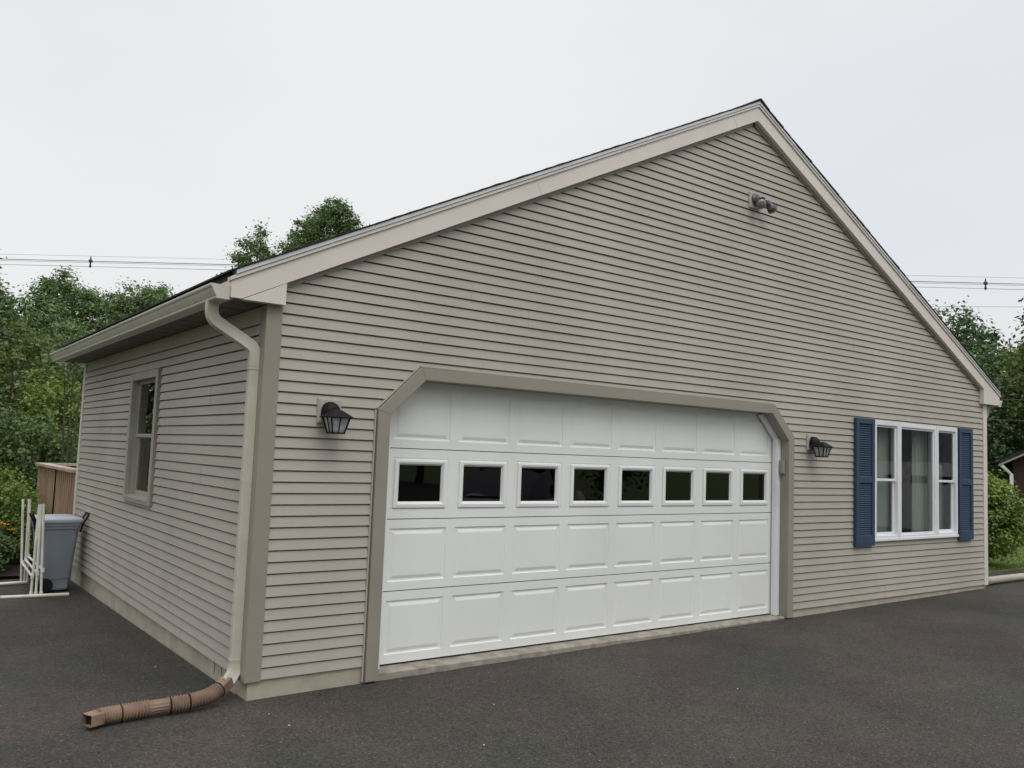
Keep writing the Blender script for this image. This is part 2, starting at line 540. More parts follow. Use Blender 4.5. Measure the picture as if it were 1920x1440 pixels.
def siding(name, mapf, nc, spans, breaks, mname, seed, seams, zlow=0):
    mb = MB()
    rg = random.Random(seed)
    for k in range(zlow, nc):
        if k % 2 == 0 or k == zlow:
            seam = sorted(seams(rg, k * C))
        z0, z1 = k * C, (k + 1) * C
        zs = [z0] + sorted(b for b in breaks if z0 + .003 < b < z1 - .003) + [z1]
        for a, b in zip(zs[:-1], zs[1:]):
            S0, S1 = spans(a + 1e-5), spans(b - 1e-5)
            if len(S0) != len(S1):
                S1 = S0 = (S0 if len(S0) < len(S1) else S1)
            for (a0, b0), (a1, b1) in zip(S0, S1):
                if b0 - a0 < .005:
                    continue
                if b1 < a1:
                    a1 = b1 = (a1 + b1) / 2
                cuts = [q for q in seam if max(a0, a1) + .05 < q < min(b0, b1) - .05]
                E0 = [a0] + cuts + [b0]
                E1 = [a1] + cuts + [b1]
                ta, tb = (a - z0) / C, (b - z0) / C
                def off(t):                     # butt edge thick, top tucked into a groove
                    return .0190 - .0110 * t / .87 if t <= .87 else .0080 - .0210 * (t - .87) / .13
                for i in range(len(E0) - 1):
                    of = 0.0013 if i % 2 else 0.0
                    lv = [ta] + [q for q in (.87, .89) if ta < q < tb] + [tb]
                    for t0, t1 in zip(lv[:-1], lv[1:]):
                        q0, q1 = (t0 - ta) / (tb - ta), (t1 - ta) / (tb - ta)
                        def U(e, q):
                            return E0[e] + (E1[e] - E0[e]) * q
                        ob = (-.013 if t1 > .888 else off(t1))
                        oc = (-.013 if t0 > .888 else off(t0))
                        mb.add([mapf(U(i, q0), oc + of, z0 + t0 * C), mapf(U(i + 1, q0), oc + of, z0 + t0 * C),
                                mapf(U(i + 1, q1), ob + of, z0 + t1 * C), mapf(U(i, q1), ob + of, z0 + t1 * C)], [(0, 1, 2, 3)])
                    if a == z0:
                        oa = off(0) + of
                        mb.add([mapf(E0[i], oa, a), mapf(E0[i + 1], oa, a), mapf(E0[i + 1], -.012, a + .002), mapf(E0[i], -.012, a + .002)], [(0, 1, 2, 3)])
    return mb.build(name, mname, garage)

DX0, DX1 = 0.945, 5.768         # door opening inside the trim
def front_spans(z):
    lo, hi = 0.088, 10.268
    t = z - .05
    if t > 2.632:               # under the rake boards
        lo = max(lo, XA - (ZA - t) / SL)
        hi = min(hi, XA + (ZA - t) / SR)
        if z > ZA:
            return [(XA, XA)]
    ex = []
    if z < 1.815:
        ex.append((0.83, 5.87))
    elif z < 2.158:
        t = (z - 1.815) / (2.158 - 1.815)
        ex.append((0.83 + t * .36, 5.87 - t * .36))
    if 0.68 < z < 2.11:
        ex.append((7.46, 9.49))
    if 1.70 < z < 1.875:
        ex.append((0.38, 0.555))
        ex.append((6.115, 6.29))
    if 4.205 < z < 4.375:
        ex.append((5.058, 5.235))
    ex.sort()
    res = []
    cur = lo
    for a, b in ex:
        res.append((cur, a))
        cur = b
    res.append((cur, hi))
    return res
fb = [1.815, 2.158, .68, 2.11, 1.70, 1.875, 2.632 + .05, 4.205, 4.375, ZA]
siding('front_siding', lambda u, o, z: (u, -o, z), 67, front_spans, fb, 'siding', 3,
       lambda rg, z: [q for q in (rg.uniform(1.2, 3.0), rg.uniform(4.2, 6.0), rg.uniform(7.0, 9.0)) if rg.random() < .6])
def side_spans(z):
    if 0.945 < z < 2.2:
        return [(.105, 2.545), (3.60, 6.095)]
    return [(.105, 6.095)]
siding('left_siding', lambda u, o, z: (-o, u, z), 31, side_spans, [.945, 2.2], 'siding_side', 9,
       lambda rg, z: [q for q in (rg.uniform(.8, 2.2), rg.uniform(3.8, 5.4)) if rg.random() < .35])
MB().box(-.010, .007, .103, 6.09, 2.363, 2.4785).build('frieze', 'siding_side', garage)
siding('right_siding', lambda u, o, z: (XW1 + o, u, z), 32, lambda z: [(.105, 6.13)], [], 'siding_side', 12,
       lambda rg, z: [rg.uniform(1, 5)], -1)
def back_spans(z):
    lo, hi = .09, 10.27
    t = z - .05
    if t > 2.632:
        lo, hi = max(lo, XA - (ZA - t) / SL), min(hi, XA + (ZA - t) / SR)
        if z > ZA:
            return [(XA, XA)]
    return [(lo, hi)]
siding('back_siding', lambda u, o, z: (u, YB + o, z), 67, back_spans, [2.682, ZA], 'siding', 13, lambda rg, z: [rg.uniform(1, 9)])

# sheathing behind the siding, with the openings left open
mb = MB()
T = 0.09
def wallrects(rects, y0, y1):
    for x0, x1, z0, z1 in rects:
        mb.box(x0, x1, y0, y1, z0, z1)
y0, y1 = .016, .016 + T
wallrects([(.03, .93, 0, 2.10), (5.79, 7.52, 0, 2.10), (7.52, 9.44, 0, .74), (9.44, 10.33, 0, 2.10), (7.52, 9.44, 2.05, 2.10)], y0, y1)
mb.prism([(.03, 2.101), (10.33, 2.101), (10.33, 2.60), (XA, ZA + .04), (.03, 2.60)], y0, y1)
mb.prism([(.931, 1.80), (1.25, 2.10), (.931, 2.10)], y0, y1)
mb.prism([(5.789, 1.80), (5.789, 2.10), (5.46, 2.10)], y0, y1)
mb.prism([(.03, 0), (10.33, 0), (10.33, 2.60), (XA, ZA + .04), (.03, 2.60)], YB - T, YB - .016)
mb.box(.016, .016 + T, .10, 2.64, 0, 2.6).box(.016, .016 + T, 3.54, YB - T - .01, 0, 2.6)
mb.box(.016, .016 + T, 2.641, 3.539, 0, .99).box(.016, .016 + T, 2.641, 3.539, 2.14, 2.6)
mb.box(XW1 - .016 - T, XW1 - .016, .10, YB - T - .01, 0, 2.6)
mb.build('sheathing', 'backing', garage)

# foundation, and the slab lip under the garage door
mb = MB()
mb.prism([(.012, -.5), (DX0 - .02, -.5), (DX0 - .02, -.001), (.012, -.001)], 0.0, .2)
mb.prism([(5.79, -.5), (10.345, -.5), (10.345, -.001), (5.79, -.001)], 0.0, .2)
mb.box(.012, .2, .201, 6.19, -.5, -.002)
mb.box(10.16, 10.345, .201, 6.19, -.5, -.002)
mb.box(.201, 10.159, 6.0, 6.19, -.5, -.002)
mb.build('foundation', 'concrete', garage, bevel=0.006)
mb = MB()
rg = random.Random(2)
top, bot = [], []
n = 90
for i in range(n + 1):
    x = DX0 - .019 + (5.789 - DX0 + .019) * i / n
    top.append((x, -.022 + .012 * mnoise.noise(Vector((x * 5, 0, 0))) + rg.uniform(-.004, .004)))
vs, fs = [], []
for x, y in top:
    vs += [(x, .6, -.06), (x, y + .035, -.063), (x, y + .02, -.075), (x, y + .018, -.3)]
for i in range(n):
    for q in range(3):
        fs.append((i * 4 + q, (i + 1) * 4 + q, (i + 1) * 4 + q + 1, i * 4 + q + 1))
mb.add(vs, fs)
mb.build('door_slab', 'slab', garage)
# hairline cracks low on the left foundation, and dark form-tie stains
mb = MB()
for yy in (.50, .66):
    pts = [(.0105, yy + .006 * math.sin(z * 90 + yy * 9), -.005 - z) for z in (0, .02, .04, .06, .08, .10)]
    MB().tube(pts, .0022, n=5).build('foundation_crack', 'backing', garage)

# corner posts (wrapped boards)
def post(x0, x1, y0, y1, z0, z1, mt='trim', name='corner_post'):
    return MB().prism([(x0, y0), (x1, y0), (x1, y1), (x0, y1)], z0, z1, 'Z').build(name, mt, garage, bevel=.004)
post(-.020, .092, -.022, .1, -.012, 2.479)
post(10.272, 10.38, -.022, .1, -.012, 2.479, 'rake')
post(-.020, .1, YB - .085, YB + .02, -.012, 2.479, 'rake')
post(10.27, 10.38, YB - .09, YB + .02, -.012, 2.479)

# soffits
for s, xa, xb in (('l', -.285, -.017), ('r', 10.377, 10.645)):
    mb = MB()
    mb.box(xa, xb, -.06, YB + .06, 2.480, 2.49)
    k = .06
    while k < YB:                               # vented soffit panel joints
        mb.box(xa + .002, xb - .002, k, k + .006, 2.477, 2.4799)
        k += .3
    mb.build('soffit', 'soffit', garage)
# fascia behind the gutters
MB().box(-.287, -.262, -.055, YB + .06, 2.476, 2.60).build('fascia', 'rake', garage)
MB().box(10.622, 10.647, -.055, YB + .06, 2.476, 2.60).build('fascia', 'rake', garage)

# rake boards with their boxed returns
YR0, YR1 = -.078, -.0185
XE0, XE1 = -.285, 10.645
BV = .148
def rake_poly(a, b, lo, hi):        # strip following the roof line, between vertical offsets
    xa, xb = a, b
    return [(xa, zb(xa) + lo), (xb, zb(xb) + lo), (xb, zb(xb) + hi), (xa, zb(xa) + hi)]
for (a, b, side) in ((XE0, XA, 'l'), (XA, XE1, 'r')):
    mb = MB()
    if side == 'l':
        xc = XA - (ZA - 2.482) / SL
        pts = [(a, 2.482), (xc, 2.482), (XA - .0005, ZA), (XA - .0005, ZA + BV), (a, zb(a) + BV)]
    else:
        xc = XA + (ZA - 2.482) / SR
        pts = [(XA + .0005, ZA), (xc, 2.482), (b, 2.482), (b, zb(b) + BV), (XA + .0005, ZA + BV)]
    mb.prism(pts, YR0, YR1)
    mb.build('rake_board', 'rake', garage, bevel=.002)
    MB().prism(pts, YB + .0185, YB + .078).build('rake_board', 'rake', garage)       # back gable
    e0, e1 = (.01 if side == 'l' else 0), (.01 if side == 'r' else 0)
    MB().prism(rake_poly(a - e0, b + e1, BV + .002, BV + .028), YR0 - .014, YR1).build('rake_moulding', 'rake', garage, bevel=.002)
    MB().prism(rake_poly(a + e0 * 2, b - e1 * 2, BV + .030, BV + .060), YR0 - .022, YR1).build('drip_edge', 'drip', garage, bevel=.002)
    MB().prism(rake_poly(a, b, BV + .002, BV + .060), YB + .02, YB + .09).build('drip_edge', 'drip', garage)
# triangular returns closing the eave boxes
MB().prism([(xc_ := XA - (ZA - 2.482) / SL) and (xc_ + .003, 2.479), (.086, 2.479), (.086, zb(.086) - .003)], YR0 - .003, YR1).build('eave_return', 'rake', garage, bevel=.0015)
xr = XA + (ZA - 2.482) / SR
MB().prism([(10.165, 2.479), (xr - .003, 2.479), (10.165, zb(10.165) - .003)], YR0 - .003, YR1).build('eave_return', 'rake', garage, bevel=.0015)
# sheet joints in the rake covers (thin raised laps)
mb = MB()
for xj in (2.25, 4.78, 6.9):
    s = SL if xj < XA else -SR
    mb = MB()
    mb.prism([(xj, zb(xj) + .002), (xj + .012, zb(xj + .012) + .002), (xj - .055 * (1 if s > 0 else -1) + .012, zb(xj) + BV - .025), (xj - .055 * (1 if s > 0 else -1), zb(xj) + BV - .03)], YR0 - .0022, YR0 + .001)
    mb.build('rake_lap', 'rake', garage)

# J-channels along the rakes (the narrow dark channel under the boards)
mb = MB()
for a, b in ((.10, XA - .02), (XA + .02, 10.15)):
    MB().prism(rake_poly(a, b, -.034, -.001), -.030, -.016).build('rake_channel', 'trim', garage)

# roof: shingle courses as thin overlapping wedges, and ridge caps
def roof_side(x_eave, x_ridge, slope, name):
    mb = MB()
    rg = random.Random(8)
    sgn = 1 if x_ridge > x_eave else -1
    n = 42
    zbase = BV + .062
    for i in range(n):
        xa = x_eave + (x_ridge - x_eave) * i / n
        xb = x_eave + (x_ridge - x_eave) * min(1, (i + 1.12) / n)
        za = zb(xa) + zbase
        zc = zb(xb) + zbase
        th = .013 + rg.uniform(-.002, .003)
        yf = -.110 + rg.uniform(-.003, .003)
        mb.prism([(xa, za), (xb, zc), (xb, zc + .008), (xa, za + th)], yf, YB + .118)
    return mb.build(name, 'shingle', garage)
roof_side(-.315, XA, SL, 'roof_slope')
roof_side(10.675, XA, SR, 'roof_slope')
mb = MB()
y = -.113
rg = random.Random(4)
while y < YB + .1:
    zt = ZA + BV + .070
    h = rg.uniform(-.006, -.001)
    mb.prism([(XA - .15, zt - .15 * SL), (XA, zt + .004), (XA + .15, zt - .15 * SR), (XA + .15, zt - .15 * SR + .012 + h), (XA + .01, zt + .020 + h), (XA - .01, zt + .020 + h), (XA - .15, zt - .15 * SL + .012 + h)],
             y, y + .16)
    y += .145
mb.build('ridge_cap', 'shingle', garage)
# lower edge of the roof deck so the roof is closed
MB().prism([(XE0, zb(XE0) + .11), (XA, ZA + .11), (XE1, zb(XE1) + .11), (XE1, zb(XE1) + .2), (XA, ZA + .2), (XE0, zb(XE0) + .2)], -.016, YB + .016).build('roof_deck', 'backing', garage)

# K-style gutters
GP = [(0, .088), (0, 0), (.082, 0), (.086, .008), (.084, .014), (.092, .026), (.104, .048), (.112, .068), (.120, .074), (.124, .082), (.124, .094), (.112, .094), (.112, .089), (.118, .086), (.117, .080),
      (.108, .072), (.100, .050), (.088, .029), (.079, .014), (.078, .004), (.004, .004), (.004, .088)]
for x0, sg, in ((-.288, -1), (10.648, 1)):
    mb = MB()
    vs0 = [(x0 + sg * p[0], -.058, 2.468 + p[1]) for p in GP]
    vs1 = [(x0 + sg * p[0], YB + .058, 2.468 + p[1]) for p in GP]
    n = len(GP)
    mb.add(vs0 + vs1, [(i, (i + 1) % n, n + (i + 1) % n, n + i) for i in range(n)])
    g = mb.build('gutter', 'gutter', garage)
    for yy in (-.061, YB + .057):
        MB().prism([(x0 + sg * p[0], 2.468 + p[1]) for p in GP[:12]], yy, yy + .004).build('gutter_end_cap', 'gutter', g)

# left downspout with elbows
RECT = [(-1, -.60), (-.92, -.68), (-.3, -.62), (.3, -.62), (.92, -.68), (1, -.60), (1, .60), (.92, .68), (.3, .62), (-.3, .62), (-.92, .68), (-1, .60)]
def spout(path, w, name, par, material='gutter', n=1):
    return MB().tube(path, w, shape=RECT).build(name, material, par)
ds = spout([(-.046, .088, 2.13), (-.046, .088, 1.0), (-.046, .088, .115)], .036, 'downspout', garage)
up = smoothpath([(-.338, .125, 2.478), (-.338, .125, 2.40), (-.318, .121, 2.352), (-.27, .115, 2.318), (-.115, .098, 2.225), (-.062, .09, 2.185), (-.046, .088, 2.13), (-.046, .088, 2.06)], 5)
spout(up, .0385, 'elbow', ds)
lowp = smoothpath([(-.046, .088, .125), (-.046, .088, .085), (-.056, .080, .045), (-.085, .060, .012), (-.12, .036, -.008)], 5)
spout(lowp, .0385, 'elbow', ds)
mb = MB()
for z in (2.045, .125):
    MB().tube([(-.046, .088, z - .006), (-.046, .088, z + .006)], .041, shape=RECT).build('collar', 'gutter', ds)
MB().tube([(-.046, .088, 1.28), (-.046, .088, 1.305)], .0385, shape=RECT).build('strap', 'gutter', ds)
# right hand downspout behind the far corner, with its low run out along the ground
rp = smoothpath([(10.70, .13, 2.475), (10.70, .13, 2.40), (10.66, .13, 2.34), (10.50, .12, 2.23), (10.42, .115, 2.16), (10.41, .115, 2.05)], 5)
ds2 = spout([(10.41, .115, 2.08), (10.41, .115, 1.0), (10.41, .115, .12)], .036, 'downspout', garage)
spout(rp, .0385, 'elbow', ds2)

# brown flexible extension on the asphalt
ext = thing('downspout_extension', 'brown corrugated flexible drain tube lying on the asphalt at the foot of the downspout', 'drain tube', (-.1, .04, gz(-.1, 0)))
eo = Vector((-.1, .04, gz(-.1, 0)))
def corr(path, r0, amp, pitch):
    P = [Vector(p) for p in path]
    L_ = [0]
    for a, b in zip(P[:-1], P[1:]):
        L_.append(L_[-1] + (b - a).length)
    tot = L_[-1]
    n = int(tot / (pitch / 6))
    res, rr = [], []
    j = 0
    for i in range(n + 1):
        s = tot * i / n
        while j < len(P) - 2 and L_[j + 1] < s:
            j += 1
        t = (s - L_[j]) / max(1e-6, L_[j + 1] - L_[j])
        res.append(P[j].lerp(P[j + 1], t) - eo)
        rr.append(r0 + amp * (0.5 + 0.5 * math.cos(2 * math.pi * s / pitch)))
    return res, rr
full = smoothpath([(-.10, .05, .002), (-.155, .018, -.026), (-.215, -.012, -.05), (-.30, -.038, -.064), (-.44, -.040, -.073), (-.55, -.036, -.075), (-.70, -.040, -.077), (-.80, -.048, -.078), (-.875, -.062, -.079), (-.955, -.095, -.080)], 8)
N = len(full)
def seg(a, b):
    return full[int(a * (N - 1)):int(b * (N - 1)) + 1]
def cuff(a, b, w, nm, par):
    pts = [p - eo for p in seg(a, b)]
    return MB().tube(pts, w, shape=[(x, y * 1.15) for x, y in RECT]).build(nm, 'brown', par)
cuff(0.0, .15, .043, 'cuff', ext)
for k, (a, b) in enumerate(((.14, .50), (.60, .91))):
    pts, rr = corr(seg(a, b), .040, .011, .0185)
    MB().tube(pts, rr, n=18).build('corrugated_tube', 'brown', ext, smooth=False)
pts = [p - eo for p in seg(.49, .61)]
MB().tube(pts, [.044] * len(pts), shape=[(math.cos(t) * (1.0 if k % 2 else .93), math.sin(t) * (1.0 if k % 2 else .93)) for k, t in enumerate([i * 2 * math.pi / 28 for i in range(28)])]).build('joint_sleeve', 'brown', ext)
mb = MB()
for a in (.495, .40, .74, .145):
    q = full[int(a * (N - 1))] - eo
    q2 = full[min(N - 1, int(a * (N - 1)) + 1)] - eo
    dqq = (q2 - q).normalized() * .003
    MB().tube([q - dqq, q + dqq], .0515, n=18).build('clamp_ring', 'dark_inside', ext)
# open square mouth
pts = [p - eo for p in seg(.90, 1.0)]
shp = [(x, y * 1.15) for x, y in RECT]
mo = MB()
mo.tube(pts, .044, shape=shp, cap=False)
mo.tube([p for p in pts], .041, shape=shp, cap=False)
mouth = mo.build('mouth', 'brown', ext)
MB().tube([pts[-1] - (pts[-1] - pts[-2]).normalized() * .03, pts[-1] - (pts[-1] - pts[-2]).normalized() * .025], .041, shape=shp).build('dark_opening', 'dark_inside', mouth)

# beige pipe on the ground at the far corner
gp = thing('drain_pipe', 'beige round drain pipe lying along the ground at the right corner of the garage', 'drain pipe', (10.6, .11, gz(10.6, .1)))
o_ = Vector((10.6, .11, gz(10.6, .1)))
path = smoothpath([(10.415, .112, .14), (10.42, .112, .03), (10.50, .11, -.015), (10.62, .11, -.018), (11.6, .10, -.02), (14.0, .02, -.02)], 6)
MB().tube([p - o_ + Vector((0, 0, .03)) for p in path], .052, n=16).build('pipe', 'pipe', gp, smooth=True)
MB().tube([Vector((10.62, .11, .012)) - o_, Vector((10.66, .11, .012)) - o_], .057, n=16).build('coupling', 'pipe', gp, smooth=True)

# ------------------------------------------------------------------ garage door trim
OUT = [(.845, None), (.845, 1.822), (1.190, 2.160), (5.520, 2.160), (5.862, 1.835), (5.862, None)]
INN = [(.945, None), (.945, 1.788), (1.232, 2.068), (5.478, 2.068), (5.768, 1.790), (5.768, None)]
mb = MB()
bz = lambda x: gz(x, 0) + .012
o_l = [(x, bz(x) if z is None else z) for x, z in OUT]
i_l = [(x, bz(x) if z is None else z) for x, z in INN]
names = ['left post', 'left chamfer', 'head', 'right chamfer', 'right post']
trim = None
for i in range(5):
    a, b, c, d = o_l[i], o_l[i + 1], i_l[i + 1], i_l[i]
    ob = MB().prism([a, b, c, d], -.045, -.001).build('door_casing', 'trim', garage, bevel=.003)
# inner jamb lining (returns back to the door)
for i in range(5):
    (x0, z0), (x1, z1) = i_l[i], i_l[i + 1]
    nx, nz = -(z1 - z0), (x1 - x0)
    l = math.hypot(nx, nz)
    nx, nz = nx / l * .012, nz / l * .012
    if i == 0:
        nx = -.012; nz = 0
    if i == 4:
        nx = .012; nz = 0
    MB().prism([(x0, z0), (x1, z1), (x1 + nx, z1 + nz), (x0 + nx, z0 + nz)], -.0005, .16).build('door_jamb', 'trim', garage)
# J-channel outside the trim
mb = MB()
for i in range(5):
    (x0, z0), (x1, z1) = o_l[i], o_l[i + 1]
    nx, nz = -(z1 - z0), (x1 - x0)
    l = math.hypot(nx, nz)
    nx, nz = nx / l, nz / l
    g0, g1 = .006, .018
    mb.prism([(x0 + nx * g0, z0 + nz * g0), (x1 + nx * g0, z1 + nz * g0), (x1 + nx * g1, z1 + nz * g1), (x0 + nx * g1, z0 + nz * g1)], -.024, -.004)
mb.build('channel', 'siding', garage)
# lap joint on the head casing
MB().box(3.40, 3.403, -.0468, -.044, 2.07, 2.158).build('casing_lap', 'trim', garage)
# white weather stops
MB().box(5.700, 5.767, .062, .118, -.058, 1.80).box(5.706, 5.722, .052, .0621, -.058, 1.80).build('weather_stop', 'vinyl', garage, bevel=.002)
MB().box(.946, 1.012, .062, .118, -.058, 1.80).build('weather_stop', 'vinyl', garage, bevel=.002)
for sgn in (0, 1):
    if sgn:
        pts = [(5.478, 2.066), (5.766, 1.79), (5.712, 1.79), (5.44, 2.05)]
    else:
        pts = [(1.234, 2.066), (.948, 1.79), (1.002, 1.79), (1.27, 2.05)]
    MB().prism(pts, .07, .118).build('weather_stop', 'vinyl', garage)
# small grey box on the right jamb
MB().box(5.722, 5.764, .0, .048, 1.44, 1.585).build('sensor_box', 'greybox', garage, bevel=.004)

# ------------------------------------------------------------------ garage door
gd = bpy.data.objects.new('garage_door', None)
COL.objects.link(gd)
gd.parent = garage
DY = .135
CX = [1.331 + .584 * i for i in range(8)]
SH = .5334
DB = -.050
XL, XR_ = .952, 5.760
def section(k):
    z0 = DB + k * SH
    z1 = z0 + SH
    mb = MB()
    win = (k == 2)
    hw = .250
    za, zc = (z0 + .068, z0 + .464)
    xs = [XL]
    for c in CX:
        xs += [c - hw, c + hw]
    xs.append(XR_)
    zs = [z0 + .003, za, zc, z1 - .003]
    y = DY
    # flat face between the panels
    for i in range(len(xs) - 1):
        for j in range(3):
            if j == 1 and i % 2 == 1:
                continue
            mb.add([(xs[i], y, zs[j]), (xs[i + 1], y, zs[j]), (xs[i + 1], y, zs[j + 1]), (xs[i], y, zs[j + 1])], [(0, 1, 2, 3)])
    # tongue edges
    mb.add([(XL, y, zs[0]), (XR_, y, zs[0]), (XR_, y + .03, zs[0] + .004), (XL, y + .03, zs[0] + .004)], [(0, 1, 2, 3)])
    mb.add([(XL, y, zs[3]), (XR_, y, zs[3]), (XR_, y + .03, zs[3] - .008), (XL, y + .03, zs[3] - .008)], [(0, 1, 2, 3)])
    if not win:
        for c in CX:
            prof = [(0, 0), (.006, .008), (.018, .0095), (.040, .002), (.046, .001)]
            rings = []
            for ins, dep in prof:
                rings.append([(c - hw + ins, y + dep, za + ins), (c + hw - ins, y + dep, za + ins), (c + hw - ins, y + dep, zc - ins), (c - hw + ins, y + dep, zc - ins)])
            n = 4
            vs = [p for r in rings for p in r]
            fs = []
            for q in range(len(rings) - 1):
                for i in range(4):
                    fs.append((q * 4 + i, q * 4 + (i + 1) % 4, (q + 1) * 4 + (i + 1) % 4, (q + 1) * 4 + i))
            q = (len(rings) - 1) * 4
            fs.append((q, q + 1, q + 2, q + 3))
            mb.add(vs, fs)
    else:
        for c in CX:
            gx, g0, g1 = .187, 1.1475, 1.4245
            prof = [(hw, za, zc, 0), (hw - .006, za + .006, zc - .006, .006), (.236, za + .016, zc - .014, .006), (.234, za + .018, zc - .016, -.010),
                    (.205, za + .042, zc - .030, -.013), (.198, g0 - .012, g1 + .012, -.008), (gx, g0, g1, .012), (gx, g0, g1, .03)]
            rings = [[(c - a, y + dp, b), (c + a, y + dp, b), (c + a, y + dp, t), (c - a, y + dp, t)] for a, b, t, dp in prof]
            vs = [p for r in rings for p in r]
            fs = []
            for q in range(len(rings) - 1):
                for i in range(4):
                    fs.append((q * 4 + i, q * 4 + (i + 1) % 4, (q + 1) * 4 + (i + 1) % 4, (q + 1) * 4 + i))
            mb.add(vs, fs)
    s = mb.build('door_section', 'white', gd)
    if win:
        for c in CX:
            MB().box(c - .19, c + .19, y + .014, y + .018, 1.145, 1.427).build('window_pane', 'door_glass', s)
    return s
for k in range(4):
    section(k)
MB().box(XL, XR_, DY + .02, DY + .03, DB - .006, DB + .012).build('bottom_seal', 'rubber', gd)
mb = MB()
for k in (1, 2, 3):
    mb.box(XL, XR_, DY + .031, DY + .036, DB + k * SH - .03, DB + k * SH + .03)
mb.build('joint_backing', 'backing', gd)  # dark strips added behind the section joints so the gaps stay dark
# dark garage interior behind the glass
mb = MB()
mb.add([(.1, .17, -.06), (6.4, .17, -.06), (6.4, 6.0, -.06), (.1, 6.0, -.06), (.1, .17, 2.45), (6.4, .17, 2.45), (6.4, 6.0, 2.45), (.1, 6.0, 2.45)],
       [(0, 1, 2, 3), (4, 7, 6, 5), (1, 5, 6, 2), (2, 6, 7, 3)])
mb.build('inner_wall', 'wallpaint', garage)

# ------------------------------------------------------------------ triple window at the right
tw = bpy.data.objects.new('triple_window', None)
COL.objects.link(tw)
tw.parent = garage
def ringbox(mb, x0, x1, z0, z1, w, y0, y1, wt=None, wb=None):
    wt = w if wt is None else wt
    wb = w if wb is None else wb
    mb.box(x0, x0 + w, y0, y1, z0, z1).box(x1 - w, x1, y0, y1, z0, z1)
    mb.box(x0 + w, x1 - w, y0, y1, z1 - wt, z1).box(x0 + w, x1 - w, y0, y1, z0, z0 + wb)
units = [(7.462, 8.020, True), (8.024, 8.936, False), (8.940, 9.488, True)]
Z0, Z1 = .684, 2.108
for ux0, ux1, dh in units:
    mb = MB()
    ringbox(mb, ux0, ux1, Z0, Z1, .045, -.040, .05, .055, .050)
    fr = mb.build('window_frame', 'vinyl', tw, bevel=.004)
    ix0, ix1, iz0, iz1 = ux0 + .0455, ux1 - .0455, Z0 + .0505, Z1 - .0555
    if dh:
        zm = 1.395
        mb = MB()
        ringbox(mb, ix0, ix1, zm - .012, iz1, .026, -.018, .004, .022, .030)
        mb.build('upper_sash', 'vinyl', fr, bevel=.002)
        mb = MB()
        ringbox(mb, ix0, ix1, iz0, zm + .018, .030, .006, .030, .030, .036)
        mb.build('lower_sash', 'vinyl', fr, bevel=.002)
        MB().box(ix0 + .02, ix1 - .02, -.009, -.005, zm, iz1 - .015).build('window_pane', 'glass', fr)
        MB().box(ix0 + .022, ix1 - .022, .016, .020, iz0 + .02, zm).build('window_pane', 'glass', fr)
    else:
        mb = MB()
        ringbox(mb, ix0, ix1, iz0, iz1, .022, -.024, .010)
        mb.build('sash', 'vinyl', fr, bevel=.002)
        MB().box(ix0 + .015, ix1 - .015, -.010, -.006, iz0 + .015, iz1 - .015).build('window_pane', 'glass', fr)
MB().box(7.455, 9.495, -.050, -.0405, Z0 - .012, Z0 + .018).build('sill_nose', 'vinyl', tw, bevel=.003)
# mullion covers
for mx in (8.004, 8.920):
    MB().box(mx, mx + .036, -.046, -.0402, Z0 + .02, Z1 - .002).build('mullion', 'vinyl', tw, bevel=.002)
# room behind with curtains
mb = MB()
mb.add([(6.5, .10, .05), (10.2, .10, .05), (10.2, 3.2, .05), (6.5, 3.2, .05), (6.5, .10, 2.4), (10.2, .10, 2.4), (10.2, 3.2, 2.4), (6.5, 3.2, 2.4)],
       [(0, 1, 2, 3), (4, 7, 6, 5), (1, 5, 6, 2), (2, 6, 7, 3), (3, 7, 4, 0)])
mb.build('room_wall', 'wallpaint', garage)
def curtain(x0, x1, z0, z1, y, nm, par, wv=.07, amp=.016, seed=0, axis='Y'):
    mb = MB()
    n = int((x1 - x0) / .008)
    rg = random.Random(seed)
    ph = [rg.uniform(0, 6) for _ in range(4)]
    vs = []
    for i in range(n + 1):
        x = x0 + (x1 - x0) * i / n
        for z, a in ((z0, 1.15), ((z0 + z1) / 2, 1.0), (z1, .7)):
            d = amp * a * (math.sin(2 * math.pi * x / wv + ph[0]) + .5 * math.sin(2 * math.pi * x / wv * .43 + ph[1]))
            vs.append((x, y + d, z) if axis == 'Y' else (y + d, x, z))
    fs = []
    for i in range(n):
        for q in range(2):
            fs.append((i * 3 + q, (i + 1) * 3 + q, (i + 1) * 3 + q + 1, i * 3 + q + 1))
    mb.add(vs, fs)
    return mb.build(nm, 'curtain', par, smooth=True)
curtain(7.42, 8.06, .62, 2.16, .115, 'curtain', tw, seed=1)
curtain(8.64, 8.98, .62, 2.16, .135, 'curtain', tw, seed=2, wv=.09, amp=.022)
curtain(9.22, 9.52, .62, 1.62, .16, 'curtain', tw, seed=3, wv=.1)

